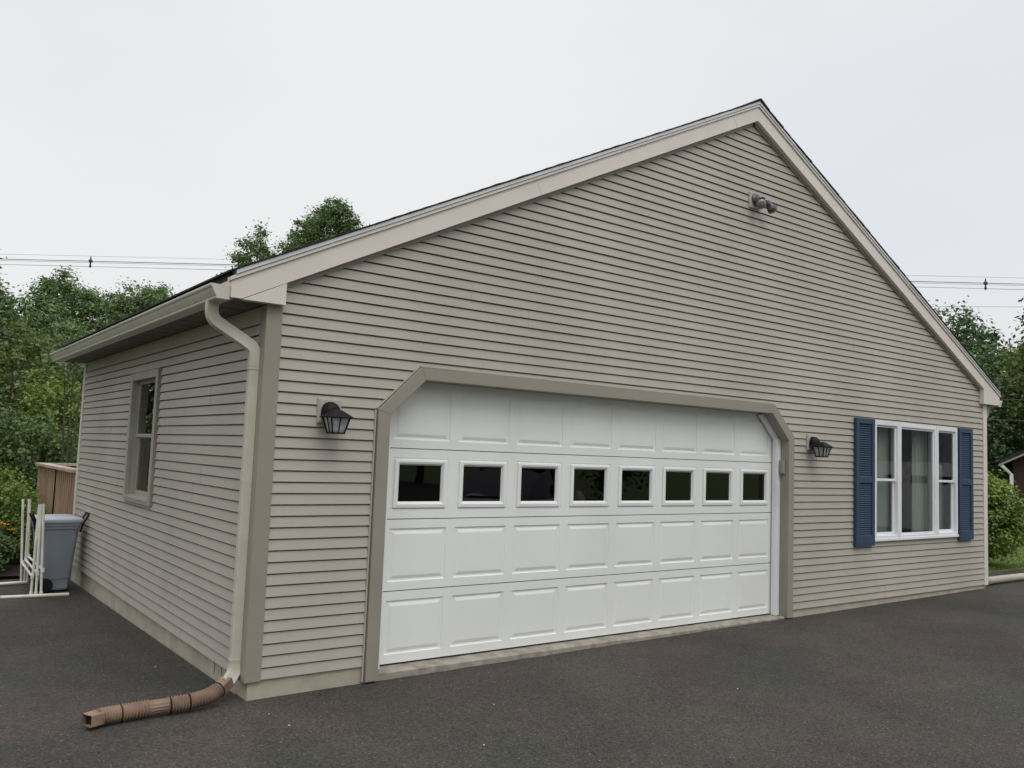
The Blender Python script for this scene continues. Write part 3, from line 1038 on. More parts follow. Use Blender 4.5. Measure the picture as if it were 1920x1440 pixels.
# louvred shutters
def shutter(x0, x1, z0, z1, par=garage):
    mb = MB()
    w = .058
    y0, y1 = -.058, -.018
    mb.box(x0, x0 + w, y0, y1, z0, z1).box(x1 - w, x1, y0, y1, z0, z1)
    zm = z0 + (z1 - z0) * .515
    mb.box(x0 + w, x1 - w, y0, y1, z0, z0 + .115).box(x0 + w, x1 - w, y0, y1, z1 - .062, z1)
    mb.box(x0 + w, x1 - w, y0, y1, zm - .036, zm + .036)
    s = mb.build('shutter', 'shutter', par, bevel=.003)
    MB().box(x0 + w - .002, x1 - w + .002, -.024, -.019, z0 + .1, z1 - .05).build('shutter_back', 'shutter', s)
    mb = MB()
    for a, b in ((z0 + .118, zm - .038), (zm + .038, z1 - .064)):
        n = int((b - a) / .025)
        for i in range(n):
            z = a + (b - a) * (i + .5) / n
            mb.prism([(-.051, z - .012), (-.048, z - .014), (-.030, z + .009), (-.033, z + .011)], x0 + w, x1 - w, 'X')
    mb.build('louvres', 'shutter', s)
shutter(7.045, 7.438, .628, 2.113)
shutter(9.510, 9.888, .628, 2.113)

# ------------------------------------------------------------------ side window
sw = bpy.data.objects.new('side_window', None)
COL.objects.link(sw)
sw.parent = garage
mb = MB()
YA, YC, ZB0, ZT0 = 2.572, 3.594, .945, 2.200
mb.box(-.040, -.001, YA, YA + .075, ZB0, ZT0).box(-.040, -.001, YC - .075, YC, ZB0, ZT0)
mb.box(-.040, -.001, YA + .075, YC - .075, ZT0 - .075, ZT0).box(-.044, -.001, YA + .075, YC - .075, ZB0, ZB0 + .045)
fr = mb.build('window_frame', 'sash', sw, bevel=.003)
mb = MB()
mb.box(.0, .085, YA + .062, YA + .075, ZB0 + .03, ZT0 - .06).box(.0, .085, YC - .075, YC - .062, ZB0 + .03, ZT0 - .06)
mb.box(.0, .085, YA + .0755, YC - .0755, ZT0 - .073, ZT0 - .06)
mb.prism([(-.05, ZB0 + .047), (.085, ZB0 + .065), (.085, ZB0 + .05), (-.05, ZB0 + .03)], YA + .0755, YC - .0755)
mb.build('window_jamb', 'sash', fr)
mb = MB()
def ringX(mb, y0, y1, z0, z1, w, x0, x1):
    mb.box(x0, x1, y0, y0 + w, z0, z1).box(x0, x1, y1 - w, y1, z0, z1).box(x0, x1, y0 + w, y1 - w, z0, z0 + w).box(x0, x1, y0 + w, y1 - w, z1 - w, z1)
ringX(mb, YA + .077, YC - .077, 1.570, ZT0 - .075, .032, .030, .050)
mb.build('upper_sash', 'sash', fr)
mb = MB()
ringX(mb, YA + .077, YC - .077, ZB0 + .062, 1.600, .040, .052, .074)
mb.build('lower_sash', 'sash', fr)
MB().box(.038, .042, YA + .10, YC - .10, 1.59, ZT0 - .09).build('window_pane', 'glass', fr)
MB().box(.061, .065, YA + .11, YC - .11, ZB0 + .09, 1.575).build('window_pane', 'glass', fr)
curtain(YA + .28, YC - .30, ZB0, 1.62, .13, 'curtain', sw, wv=.11, amp=.014, seed=7, axis='X')

# wood-grain siding also carries a narrow channel beside the side window
MB().box(-.026, -.004, 2.547, 2.553, .95, 2.2).build('channel', 'trim', garage)

# ------------------------------------------------------------------ wall lamps
def lantern(x, z, label):
    t = thing('wall_lantern', label, 'wall lamp', (x, 0, z), 0, 'black lanterns beside the garage door')
    MB().box(-.088, .088, -.030, .0, -.088, .088).build('mounting_block', 'siding', t, bevel=.004)
    mb = MB()
    ring = [(-.088, -.088), (.088, -.088), (.088, .088), (-.088, .088)]
    mb.box(-.080, .080, -.036, -.0302, -.080, .080)
    mb.build('block_cover', 'siding', t, bevel=.003)
    # round-topped hood on the wall
    mb = MB()
    pts = [(-.066, -.045)] + [(.066 * math.cos(math.pi - a), .0 + .066 * math.sin(a)) for a in [math.pi * k / 14 for k in range(15)]] + [(.066, -.045)]
    rings = []
    for yy, sc in ((-.0365, 1.0), (-.060, .97), (-.085, .86), (-.102, .66), (-.110, .40)):
        rings.append([(p[0] * sc, yy, p[1] * sc) for p in pts])
    mb.loft(rings)
    hood = mb.build('hood', 'black', t, smooth=True)
    # roof: low pyramid whose eaves slope down away from the wall
    cy = -.150
    mb = MB()
    def sq(hw, zz, yc=cy, n=8):
        return [(hw * 1.0 * math.cos(math.pi / 4 + k * math.pi / 2), yc + hw * math.sin(math.pi / 4 + k * math.pi / 2), zz) for k in range(4)]
    mb.loft([sq(.124, -.048), sq(.124, -.041), sq(.085, -.020), sq(.050, .000), sq(.02, .010)])
    mb.build('lamp_roof', 'black', t, bevel=.003)
    # tapering glass body with frame bars
    gt, gb = .098, .062
    g = MB().loft([sq(gb - .004, -.148), sq(gt - .004, -.049)]).build('lamp_glass', 'lamp_glass', t)
    mb = MB()
    a, b = sq(gt, -.049), sq(gb, -.150)
    for i in range(4):
        mb.tube([a[i], b[i]], .0062, n=6)
        j = (i + 1) % 4
        ma = [(a[i][q] + a[j][q]) / 2 for q in range(3)]
        mb_ = [(b[i][q] + b[j][q]) / 2 for q in range(3)]
        mb.tube([ma, mb_], .0042, n=6)
    mb.loft([sq(gb + .007, -.158), sq(gb + .007, -.148)])
    mb.loft([sq(gt + .006, -.050), sq(gt + .006, -.0485)])
    mb.build('lamp_frame', 'black', t)
    MB().tube([(0, -.05, -.02), (0, -.10, -.02), (0, -.15, -.02)], .012, n=8).build('arm', 'black', t)
    return t
lantern(.467, 1.788, 'black lantern on a square beige block on the narrow wall left of the garage door')
lantern(6.205, 1.788, 'black lantern on a square beige block between the garage door and the blue shutter')

# twin floodlight in the gable
fl = thing('floodlight', 'twin bulb grey floodlight on a square block high in the gable', 'floodlight', (5.147, 0, 4.290))
MB().box(-.088, .088, -.030, .0, -.085, .085).build('mounting_block', 'siding', fl, bevel=.004)
MB().lathe([(.064, .0), (.064, .012), (.050, .026), (.02, .032)], (0.01, -.030, .012), (0, -1, 0)).build('round_cover', 'grey_metal', fl, smooth=True)
def head(org, dirv, elbow_from):
    d = Vector(dirv).normalized()
    o = Vector(org)
    mb = MB()
    mb.lathe([(.020, -.085), (.030, -.08), (.033, -.05), (.036, -.03), (.050, .0), (.056, .022), (.056, .028)], o, d, n=18)
    h = mb.build('lamp_holder', 'grey_metal', fl, smooth=True)
    MB().lathe([(.052, .024), (.052, .034), (.044, .046), (.025, .055), (.006, .058)], o, d, n=18).build('bulb', 'bulb', h, smooth=True)
    MB().tube([elbow_from, o - d * .07], .013, n=8).build('swivel_arm', 'grey_metal', h)
head((-.035, -.125, -.055), (-.45, -.75, -.52), (.0, -.045, .01))
head((.125, -.145, -.075), (.62, -.30, -.72), (.03, -.045, .01))
MB().box(.03, .075, -.105, -.05, -.005, .035).build('light_sensor', 'black', fl, bevel=.006)

# ------------------------------------------------------------------ wheeled bin by the back of the left wall
bx, by = -.315, 5.44
bzg = gz(bx, by)
bn = thing('wheeled_bin', 'blue grey wheeled rubbish bin with black handles against the left wall', 'bin', (bx, by, bzg), R(4))
def rr(hx, hy, z, rad=.05, n=5, dx=0):
    pts = []
    for cx, cy, a0 in ((hx - rad, hy - rad, 0), (-hx + rad, hy - rad, 90), (-hx + rad, -hy + rad, 180), (hx - rad, -hy + rad, 270)):
        for k in range(n + 1):
            a = R(a0 + 90 * k / n)
            pts.append((cx + rad * math.cos(a) + dx, cy + rad * math.sin(a), z))
    return pts
MB().loft([rr(.135, .175, .02), rr(.145, .185, .14), rr(.152, .19, .145), rr(.195, .235, .70), rr(.205, .245, .705), rr(.207, .247, .735), rr(.214, .254, .738), rr(.216, .256, .775)]).build('bin_body', 'bin', bn, smooth=True)
MB().loft([rr(.224, .266, .776), rr(.228, .270, .782), rr(.228, .270, .810), rr(.215, .255, .826), rr(.15, .19, .838)]).build('bin_lid', 'bin_lid', bn, smooth=True)
for sx in (-1, 1):
    w = MB().lathe([(.03, -.03), (.075, -.03), (.08, -.02), (.08, .02), (.075, .03), (.03, .03)], (-.115, .0 + sx * .17 - .02, .08), (0, 1, 0)).build('wheel', 'rubber', bn, smooth=True)
MB().box(-.10, .12, -.1805, -.1755, .03, .125).build('foot_panel', 'bin', bn, bevel=.006)
for sx in (-1, 1):
    mb = MB()
    for off in (-.03, .03):
        mb.tube([(sx * .213, -.10 + off * 2.4, .66), (sx * .236, -.12 + off * 2.4, .76), (sx * .290, -.14 + off * 2.4, .868)], .0115, n=8)
    mb.tube([(sx * .290, -.215, .868), (sx * .290, -.065, .868)], .0115, n=8)
    mb.build('handle', 'rubber', bn, smooth=True)

# white PVC rack beside it
rk = thing('pvc_rack', 'white plastic pipe rack of upright bars standing on two long feet beside the bin', 'rack', (-.52, 5.5, gz(-.52, 5.5)))
ro = Vector((-.52, 5.5, gz(-.52, 5.5)))
def bar(a, b, r, nm, par=rk):
    return MB().tube([Vector(a) - ro, Vector(b) - ro], r, n=10).build(nm, 'pvc', par, smooth=True)
zg = gz(-.5, 5.5)
bar((-.86, 5.00, zg + .019), (-.215, 4.94, zg + .019), .019, 'foot')
bar((-1.25, 5.92, zg + .018), (-.485, 5.99, zg + .018), .018, 'foot')
fx = [(-.575, 5.00), (-.530, 4.985), (-.482, 4.975)]
rx = [(-.548, 5.99), (-.516, 5.99), (-.487, 5.99)]
tf = [(-.555, 5.02), (-.540, 5.01), (-.515, 5.0)]
tr_ = [(-.600, 6.0), (-.535, 6.0), (-.528, 6.0)]
for i in range(3):
    bar((fx[i][0], fx[i][1], zg + .02), (tf[i][0] - .008, tf[i][1], zg + .995 + .004 * i), .0135, 'upright')
    bar((rx[i][0], rx[i][1], zg + .02), (tr_[i][0], tr_[i][1], zg + .99), .0135, 'upright')
    h = .22 + .035 * i
    bar((fx[i][0], fx[i][1] + .012, zg + h), (rx[i][0] - .01, rx[i][1] - .01, zg + h + .03), .0125, 'crossbar')
    for p, ha, hb in ((fx[i], h - .022, h + .022), (rx[i], h + .008, h + .052), (fx[i], .025, .06)):
        MB().tube([Vector((p[0], p[1], zg + ha)) - ro, Vector((p[0], p[1], zg + hb)) - ro], .0178, n=10).build('tee_fitting', 'pvc', rk, smooth=True)

# ------------------------------------------------------------------ deck behind the garage
dk = thing('deck', 'cedar deck railing with close balusters and pale cap behind the garage', 'deck', (0, 6.4, gz(0, 7)))
do = Vector((0, 6.4, gz(0, 7)))
def dbox(x0, x1, y0, y1, z0, z1, nm, mt):
    return MB().box(x0 - do.x, x1 - do.x, y0 - do.y, y1 - do.y, z0 - do.z, z1 - do.z).build(nm, mt, dk)
dbox(-.07, .09, 6.25, 9.22, 1.105, 1.14, 'rail_cap', 'wood_cap')
dbox(.0905, 4.0, 9.06, 9.22, 1.105, 1.14, 'rail_cap', 'wood_cap')
dbox(.02, 4.0, 6.26, 9.1, .22, .26, 'deck_floor', 'wood')
dbox(-.028, -.001, 6.25, 9.15, .05, .2595, 'rim_board', 'wood')
mb = MB()
y = 6.30
while y < 9.1:
    mb.box(-.030 - do.x, -.010 - do.x, y - do.y, y + .034 - do.y, .2 - do.z, 1.10 - do.z)
    y += .15
mb.build('balusters', 'wood', dk)
mb = MB()
x = .1
while x < 4.0:
    mb.box(x - do.x, x + .035 - do.x, 9.14 - do.y, 9.175 - do.y, .2 - do.z, 1.10 - do.z)
    x += .12
mb.build('balusters', 'wood', dk)
for py in (7.65, 9.08):
    dbox(-.032, .058, py, py + .09, gz(0, 8) - .1, 1.104, 'post', 'wood')

# ------------------------------------------------------------------ vegetation
def leaves(name, cents, normals, size, material, parent, seed=0, aspect=.6):
    rg = np.random.default_rng(seed)
    n = len(cents)
    c = np.asarray(cents, float)
    nr = np.asarray(normals, float)
    nr = nr + rg.normal(0, .55, (n, 3))
    nr /= np.linalg.norm(nr, axis=1)[:, None] + 1e-9
    t = rg.normal(0, 1, (n, 3))
    t -= (t * nr).sum(1)[:, None] * nr
    t /= np.linalg.norm(t, axis=1)[:, None] + 1e-9
    b = np.cross(nr, t)
    s = (size * rg.uniform(.6, 1.3, n))[:, None]
    v = np.empty((n, 4, 3))
    v[:, 0] = c - t * s
    v[:, 1] = c + b * s * aspect + nr * s * .15 - t * s * .1
    v[:, 2] = c + t * s
    v[:, 3] = c - b * s * aspect + nr * s * .15 - t * s * .1
    me = bpy.data.meshes.new(name)
    me.vertices.add(n * 4)
    me.vertices.foreach_set('co', v.reshape(-1))
    me.loops.add(n * 4)
    me.loops.foreach_set('vertex_index', np.arange(n * 4, dtype=np.int32))
    me.polygons.add(n)
    me.polygons.foreach_set('loop_start', np.arange(0, n * 4, 4, dtype=np.int32))
    me.update(calc_edges=True)
    me.materials.append(M[material])
    o = bpy.data.objects.new(name, me)
    COL.objects.link(o)
    if parent:
        o.parent = parent
    return o

def crown_points(rx, rz, zc, ncl, per, cr_, seed, lump=.3, low=.0):
    rg = np.random.default_rng(seed)
    d = rg.normal(0, 1, (ncl, 3))
    d /= np.linalg.norm(d, axis=1)[:, None]
    lobes = rg.normal(0, 1, (9, 3))
    lobes /= np.linalg.norm(lobes, axis=1)[:, None]
    k = np.max(np.clip(d @ lobes.T, 0, 1) ** 6, axis=1)
    rad = (1 - lump) + lump * 1.5 * k
    rad *= rg.uniform(.42, 1.0, ncl) ** .45
    cc = d * rad[:, None] * np.array([rx, rx, rz]) + np.array([0, 0, zc])
    cc = cc[cc[:, 2] > low]
    pts, nrm = [], []
    for c in cc:
        s = cr_ * rg.uniform(.5, 1.25)
        q = rg.normal(0, 1, (per, 3)) * np.array([1, 1, .7]) * s * .55
        pts.append(c + q)
        w = q / (np.linalg.norm(q, axis=1)[:, None] + 1e-6)
        nrm.append(w * .7 + np.array([0, 0, .8]))
    return cc, np.concatenate(pts), np.concatenate(nrm)

def tree_parts(t, H, rx, zbase, ncl, per, cr_, size, material, seed, trunk_r=.12, lump=.35, trunks=1):
    zc = (H + zbase) / 2
    rz = (H - zbase) / 2
    cc, p, nr = crown_points(rx, rz, zc, ncl, per, cr_, seed, lump, .15)
    rg = random.Random(seed)
    mb = MB()
    for k in range(trunks):
        ox, oy = (rg.uniform(-.25, .25), rg.uniform(-.25, .25)) if trunks > 1 else (0, 0)
        path = [(ox * .4, oy * .4, -.1), (ox + rg.uniform(-.1, .1), oy + rg.uniform(-.1, .1), zbase * .6 + .3), (ox * 2 + rg.uniform(-.2, .2), oy * 2 + rg.uniform(-.2, .2), zc), (ox * 2, oy * 2, H * .9)]
        mb.tube(smoothpath(path, 4), [trunk_r * (1 - .9 * i / 12) for i in range(13)], n=8)
    idx = rg.sample(range(len(cc)), min(26, len(cc)))
    for i in idx:
        e = Vector(cc[i])
        s = Vector((e.x * .08, e.y * .08, max(zbase * .7, zc - (zc - e.z) * .3 - rx * .35)))
        if s.z > e.z + .2:
            s.z = e.z - .1
        mid = s.lerp(e, .5) + Vector((0, 0, .12 * rx))
        mb.tube([s, mid, e], [trunk_r * .35, trunk_r * .22, trunk_r * .07], n=5)
    mb.build('trunk', 'bark', t, smooth=True)
    return leaves('crown', p, nr, size, material, t, seed)

def tree(x, y, H, rx, zbase, label, material, seed, ncl=150, per=60, cr_=.42, size=.075, name='tree', cat='tree', group='trees behind the garage', **kw):
    t = thing(name, label, cat, (x, y, gz(x, y)), seed * 1.3, group)
    tree_parts(t, H - gz(x, y), rx, zbase, ncl, per, cr_, size, material, seed, **kw)
    return t
def tree_copy(src, x, y, s, rz, label, group='trees behind the garage'):
    c = src.copy()
    COL.objects.link(c)
    c.location = (x, y, gz(x, y))
    c.rotation_euler = (0, 0, rz)
    c.scale = (s, s, s)
    c['label'] = label
    c['group'] = group
    for ch in list(src.children):
        d = ch.copy()
        COL.objects.link(d)
        d.parent = c
    return c

tA = tree(3.5, 30.3, 8.0, 2.2, 2.0, 'broad leafy tree behind the left eave, directly under the marker on the overhead wires', 'leaf_mid', 1, ncl=480, per=110, cr_=.36, size=.058, trunk_r=.2, lump=.22)
tB = tree(5.6, 27.7, 7.95, 1.7, 2.0, 'airy lighter green tree just left of the roof edge with sky showing through', 'leaf_mid', 2, ncl=360, per=90, cr_=.33, size=.058, trunk_r=.14, lump=.3)
tC = tree(.7, 28.5, 7.2, 1.6, 2.0, 'thin topped tall tree at the far left edge of the picture', 'leaf_mid', 3, ncl=230, per=60, cr_=.38, size=.08, trunk_r=.16, lump=.5)
tD = tree(8.45, 18.2, 9.05, 1.30, 4.6, 'dense round topped tree rising behind the left roof slope', 'leaf_mid', 4, ncl=560, per=110, cr_=.24, size=.042, trunk_r=.13, lump=.16)
tE = tree(7.05, 20.0, 8.0, 1.1, 4.0, 'small leafy treetop peeping over the roof left of the round topped tree', 'leaf_mid', 5, ncl=260, per=90, cr_=.24, size=.044, trunk_r=.09, lump=.35)
tree_copy(tA, 2.3, 25.5, .74, 1.2, 'dark shorter tree between the far left tall tree and the broad leafy one')
tF = tree(.2, 16.2, 4.0, 1.25, .6, 'yellow green rounded tree at the left edge halfway up', 'leaf_olive', 6, ncl=150, per=60, cr_=.30, size=.055, trunk_r=.08)
tG = tree(2.6, 20.5, 4.6, 2.0, .5, 'dark bushy tree below the left eave behind the lower wires', 'leaf_dark', 7, ncl=240, per=60, cr_=.42, size=.07, trunk_r=.1)
tree_copy(tG, .9, 22.5, 1.15, 2.0, 'dark tree behind the yellow green one at the left edge')
tree_copy(tA, -2.5, 31, 1.0, 3.0, 'broad tree just outside the left edge of the picture')
tree_copy(tG, 5.6, 24.0, 1.0, 4.2, 'dark bushy tree hidden low behind the back of the garage')
tH = tree(.95, 13.2, 2.75, 1.25, .2, 'mid green shrub under the left eave, topmost of the shrubs by the back corner', 'leaf_light', 8, ncl=150, per=60, cr_=.30, size=.045, name='shrub', cat='shrub', group='shrubs behind the left side', trunk_r=.05)
tI = tree(.15, 11.6, 2.05, 1.0, .1, 'bright leafy shrub above the deck railing', 'leaf_mid', 9, ncl=150, per=60, cr_=.25, size=.04, name='shrub', cat='shrub', group='shrubs behind the left side', trunk_r=.04)
tree_copy(tI, -1.2, 12.8, 1.25, 2.0, 'dark leafy shrub at the left edge behind the front shrubs', 'shrubs behind the left side')
tJ = tree(-.72, 8.25, 1.0, .78, .0, 'light tipped shrub between the white rack and the deck railing', 'leaf_light', 10, ncl=170, per=60, cr_=.16, size=.028, name='shrub', cat='shrub', group='shrubs behind the left side', trunk_r=.03)
tree_copy(tJ, -.30, 7.75, .62, 2.2, 'small mid green shrub in front of the deck railing, right behind the bin', 'shrubs behind the left side')
tree_copy(tI, -1.9, 10.2, 1.0, .7, 'leafy shrub just outside the left edge behind the bed', 'shrubs behind the left side')
tK = tree(-.92, 7.0, .44, .52, -.1, 'low dark green flowering plant with an orange bloom left of the white rack', 'leaf_mid', 11, ncl=120, per=60, cr_=.12, size=.022, name='flowering_plant', cat='plant', group='shrubs behind the left side', trunk_r=.02)
# orange blooms
mb = MB()
rg = random.Random(3)
for (x, y, z) in ((-.80, 6.62, .41), (-.73, 6.64, .435), (-.90, 6.60, .37), (-.68, 6.70, .42)):
    for k in range(9):
        a = 2 * math.pi * k / 9
        d = Vector((math.cos(a), math.sin(a) * .5 - .3, .5))
        c = Vector((x, y, z))
        s = Vector((-math.sin(a), math.cos(a), 0)) * .014
        mb.add([c, c + d * .025 + s, c + d * .055, c + d * .025 - s], [(0, 1, 2, 3)])
fo = mb.build('bloom', 'flower', tK)
mb = MB()
for (x, y, z) in ((-.84, 6.6, .43), (-.765, 6.6, .455), (-.95, 6.58, .33), (-.62, 6.66, .36)):
    for k in range(10):
        a = 2 * math.pi * k / 10
        d = Vector((math.cos(a), math.sin(a) * .5 - .3, .5))
        c = Vector((x, y, z))
        s = Vector((-math.sin(a), math.cos(a), 0)) * .016
        mb.add([c, c + d * .025 + s, c + d * .055, c + d * .025 - s], [(0, 1, 2, 3)])
fy = mb.build('yellow_bloom', 'flower_yellow', tK)
fy.matrix_parent_inverse = (Matrix.Translation((-.92, 7.0, gz(-.92, 7.0))) @ Matrix.Rotation(11 * 1.3, 4, 'Z')).inverted()
fo.matrix_parent_inverse = (Matrix.Translation((-.92, 7.0, gz(-.92, 7.0))) @ Matrix.Rotation(11 * 1.3, 4, 'Z')).inverted()

# slender grey trunks behind the back corner
st = thing('slender_tree', 'three bare slender grey stems beside the back corner of the left wall', 'tree', (.56, 10.4, gz(.5, 10)))
mb = MB()
for dx, tx in ((-.06, -.10), (.0, .0), (.05, .12)):
    mb.tube(smoothpath([(dx, 0, 0), (dx * 1.2, .05, 1.2), (tx, .1, 2.4), (tx * 2, .1, 3.4)], 4), [.022 - .0013 * i for i in range(13)], n=6)
mb.build('trunk', 'bark', st, smooth=True)
rgn = np.random.default_rng(5)
pc = rgn.normal(0, 1, (700, 3)) * np.array([.45, .45, .45]) + np.array([.1, .1, 3.1])
leaves('crown', pc, np.tile([0, 0, 1.], (700, 1)), .045, 'leaf_mid', st, 3)

# right hand trees
tR1 = tree(32.0, 11.0, 7.7, 2.6, 1.0, 'large dark tree directly behind the right roof slope', 'leaf_dark', 21, ncl=300, per=60, cr_=.50, size=.095, trunk_r=.2, lump=.25)
tR2 = tree(29.3, 7.6, 7.0, 2.1, 1.0, 'mid green tree right of the gutter end, beneath the right wire marker', 'leaf_mid', 22, ncl=220, per=60, cr_=.45, size=.09, trunk_r=.18, lump=.4)
tR3 = tree(26.2, 5.0, 7.5, 1.3, 1.5, 'tall thin crowned tree at the right edge of the picture', 'leaf_olive', 23, ncl=120, per=50, cr_=.38, size=.08, trunk_r=.12, lump=.5)
tree_copy(tR1, 25.5, 7.3, .62, 1.0, 'dark shorter tree behind the end of the right gutter')
tree_copy(tR1, 36.5, 9.2, .85, 4.0, 'dark tree filling the gap at the right edge')
tree_copy(tR2, 35.5, 14.5, 1.0, 2.5, 'far mid green tree low behind the right roof slope')
tree_copy(tR1, 31.5, 4.2, .9, 5.0, 'dark tree just outside the right edge')
tS = tree(13.3, 1.55, 1.60, .88, .12, 'glossy green rounded shrub beside the right corner of the garage', 'leaf_light', 31, ncl=330, per=80, cr_=.19, size=.034, name='shrub', cat='shrub', group='shrubs', trunk_r=.04, lump=.2)
tS['group'] = 'shrub by the right corner'

# unseen trees added to darken the pane reflections, and a neighbour's garage mirrored there
for i, (x, y, s, r) in enumerate(((-14, -24, 1.3, 0), (-5, -30, 1.2, 1), (4, -31, 1.4, 2), (13, -32, 1.2, 3), (21, -33, 1.3, 4), (32, -30, 1.4, 5), (43, -22, 1.4, .5), (-22, -14, 1.3, 2.2), (-26, -2, 1.4, 1.7), (44, -10, 1.2, 2.9))):
    lab = 'unseen tree added behind the viewer to darken reflections, number %s' % ['one', 'two', 'three', 'four', 'five', 'six', 'seven', 'eight', 'nine', 'ten'][i]
    tree_copy((tR1, tG)[i % 2], x, y, s * (1, 1.7)[i % 2], r, lab, 'added trees behind the viewer')

for i, (x, y, s, r) in enumerate(((-4.5, 15, 1.3, 0), (-7.5, 21, 1.5, 1.1), (-12, 30, 1.2, 2.3), (-9, 12, 1.2, 3.3))):
    tree_copy((tG, tG, tA, tG)[i], x, y, s, r, ('dark tree left of the planting bed, nearest the side window reflection', 'second dark tree beyond the left edge of the bed',
              'tall tree far beyond the left edge of the picture', 'dark tree just outside the left edge beside the drive')[i], 'trees left of the drive')
nb = thing('neighbour_garage', 'pale neighbour garage with a white door, mirrored in the middle window pane', 'garage', (26, -9, gz(26, -9)))
mb = MB()
mb.box(0, 7, -5, 4.2, -.2, 2.8)
mb.prism([(-5.0, 2.8), (4.2, 2.8), (-.4, 5.2)], 0, 7, 'X')
mb.build('wall', 'bluewall', nb)
MB().prism([(-5.4, 2.62), (-.4, 5.25), (4.6, 2.62), (4.6, 2.8), (-.4, 5.45), (-5.4, 2.8)], -.3, 7.3, 'X').build('roof', 'shingle', nb)
nd = MB().box(-.06, -.001, -1.6, 1.2, 0, 2.25).build('garage_door', 'white', nb)
for yy in (-1.25, -.35, .5):
    MB().box(-.075, -.061, yy, yy + .55, 1.55, 1.8).build('window_pane', 'black', nd)

# brown neighbouring house at far right
hx, hy = 23.1, 1.7
nh = thing('house', 'dark brown house with a pitched roof and white downspout beyond the right shrub', 'house', (hx, hy, -.55), R(-67.5))
mb = MB()
mb.box(-3.0, 3.0, 0, 5, 0, 2.45)
mb.prism([(-3.0, 2.45), (3.0, 2.45), (0, 4.0)], 0, 5)
mb.build('wall', 'brownwall', nh)
MB().prism([(-3.3, 2.30), (0, 4.02), (3.3, 2.30), (3.3, 2.42), (0, 4.16), (-3.3, 2.42)], -.25, 5.3).build('roof', 'shingle', nh)
MB().prism([(-3.32, 2.26), (0, 3.98), (3.32, 2.26), (3.32, 2.31), (0, 4.04), (-3.32, 2.31)], -.28, -.25).build('rake_board', 'trim', nh)
MB().tube([(-3.25, -.25, 2.28), (-3.03, -.12, 2.05), (-3.0, -.10, .1)], .045, n=8).build('downspout', 'vinyl', nh)

# ------------------------------------------------------------------ overhead wires
def wire(a, b, r, label, mt='wire'):
    A, B = Vector(a), Vector(b)
    t = thing('utility_wire', label, 'wire', A, 0, 'overhead utility wires')
    n = 60
    pts = []
    ext_a, ext_b = -.3, 1.3
    for i in range(n + 1):
        s = ext_a + (ext_b - ext_a) * i / n
        p = A.lerp(B, s) - A
        pts.append(p)
    MB().tube(pts, r, n=6).build('strand', mt, t, smooth=True)
    return t
wire((2.16, 65.12, 14.30), (63.91, 18.94, 15.38), .010, 'faint thin wire crossing the sky, highest of all the wires', 'wire_far')
w2 = wire((4.00, 63.78, 13.98), (63.95, 18.96, 14.95), .024, 'thick dark cable crossing the sky, second from the top')
wire((4.00, 63.78, 13.88), (63.95, 18.96, 14.84), .014, 'wire close beneath the thick dark cable in the sky', 'wire_far')
wire((4.03, 63.79, 13.60), (63.98, 18.98, 14.56), .017, 'lowest of the wires held by the two small dark markers', 'wire_far')
wire((-.26, 22.79, 5.31), (24.39, 4.29, 6.27), .0045, 'thin single wire in front of the upper left trees')
wire((-.2, 22.82, 4.47), (24.58, 4.40, 3.94), .005, 'thin pale wire across the dark trees above the left eave end')
wire((-.36, 19.32, 3.26), (21.27, 3.17, 3.36), .009, 'pale wire meeting the back corner of the left wall just below the gutter end')
wire((-.42, 18.15, 2.84), (20.2, 2.77, 2.78), .008, 'dark wire just below the pale one beside the back corner')
def marker(p, label):
    t = thing('wire_spacer', label, 'cable spacer', p, 0, 'spacers on the overhead wires')
    mb = MB()
    mb.lathe([(.02, .35), (.035, .30), (.06, .12), (.14, .06), (.14, -.05), (.06, -.12), (.05, -.25), (.08, -.30), (.08, -.40), (.03, -.5)], (0, 0, 0), n=10)
    mb.build('insulator', 'wire', t, smooth=True)
marker((9.14, 59.92, 14.08), 'small dark spacer on the sky wires above the left trees')
marker((59.94, 21.95, 14.88), 'small dark spacer on the sky wires above the right trees')

# ------------------------------------------------------------------ grass on the right
rgn = np.random.default_rng(77)
n = 60000
gx = rgn.uniform(11.2, 24, n)
gy = .95 + rgn.uniform(0, 1, n) ** 1.5 * 9
gzv = np.array([gz(a, b) for a, b in zip(gx, gy)]) - .012
s = rgn.uniform(.02, .05, n)
ang = rgn.uniform(0, 2 * math.pi, n)
w = .005
v = np.empty((n, 3, 3))
v[:, 0] = np.stack([gx - np.cos(ang) * w, gy - np.sin(ang) * w, gzv], 1)
v[:, 1] = np.stack([gx + np.cos(ang) * w, gy + np.sin(ang) * w, gzv], 1)
v[:, 2] = np.stack([gx + rgn.normal(0, .015, n), gy + rgn.normal(0, .015, n), gzv + s], 1)
me = bpy.data.meshes.new('grass')
me.vertices.add(n * 3)
me.vertices.foreach_set('co', v.reshape(-1))
me.loops.add(n * 3)
me.loops.foreach_set('vertex_index', np.arange(n * 3, dtype=np.int32))
me.polygons.add(n)
me.polygons.foreach_set('loop_start', np.arange(0, n * 3, 3, dtype=np.int32))
me.update(calc_edges=True)
me.materials.append(M['blade'])
go = bpy.data.objects.new('grass', me)
COL.objects.link(go)
go['kind'] = 'stuff'
go['label'] = 'short mown green lawn grass beside the right corner of the garage'
go['category'] = 'grass'

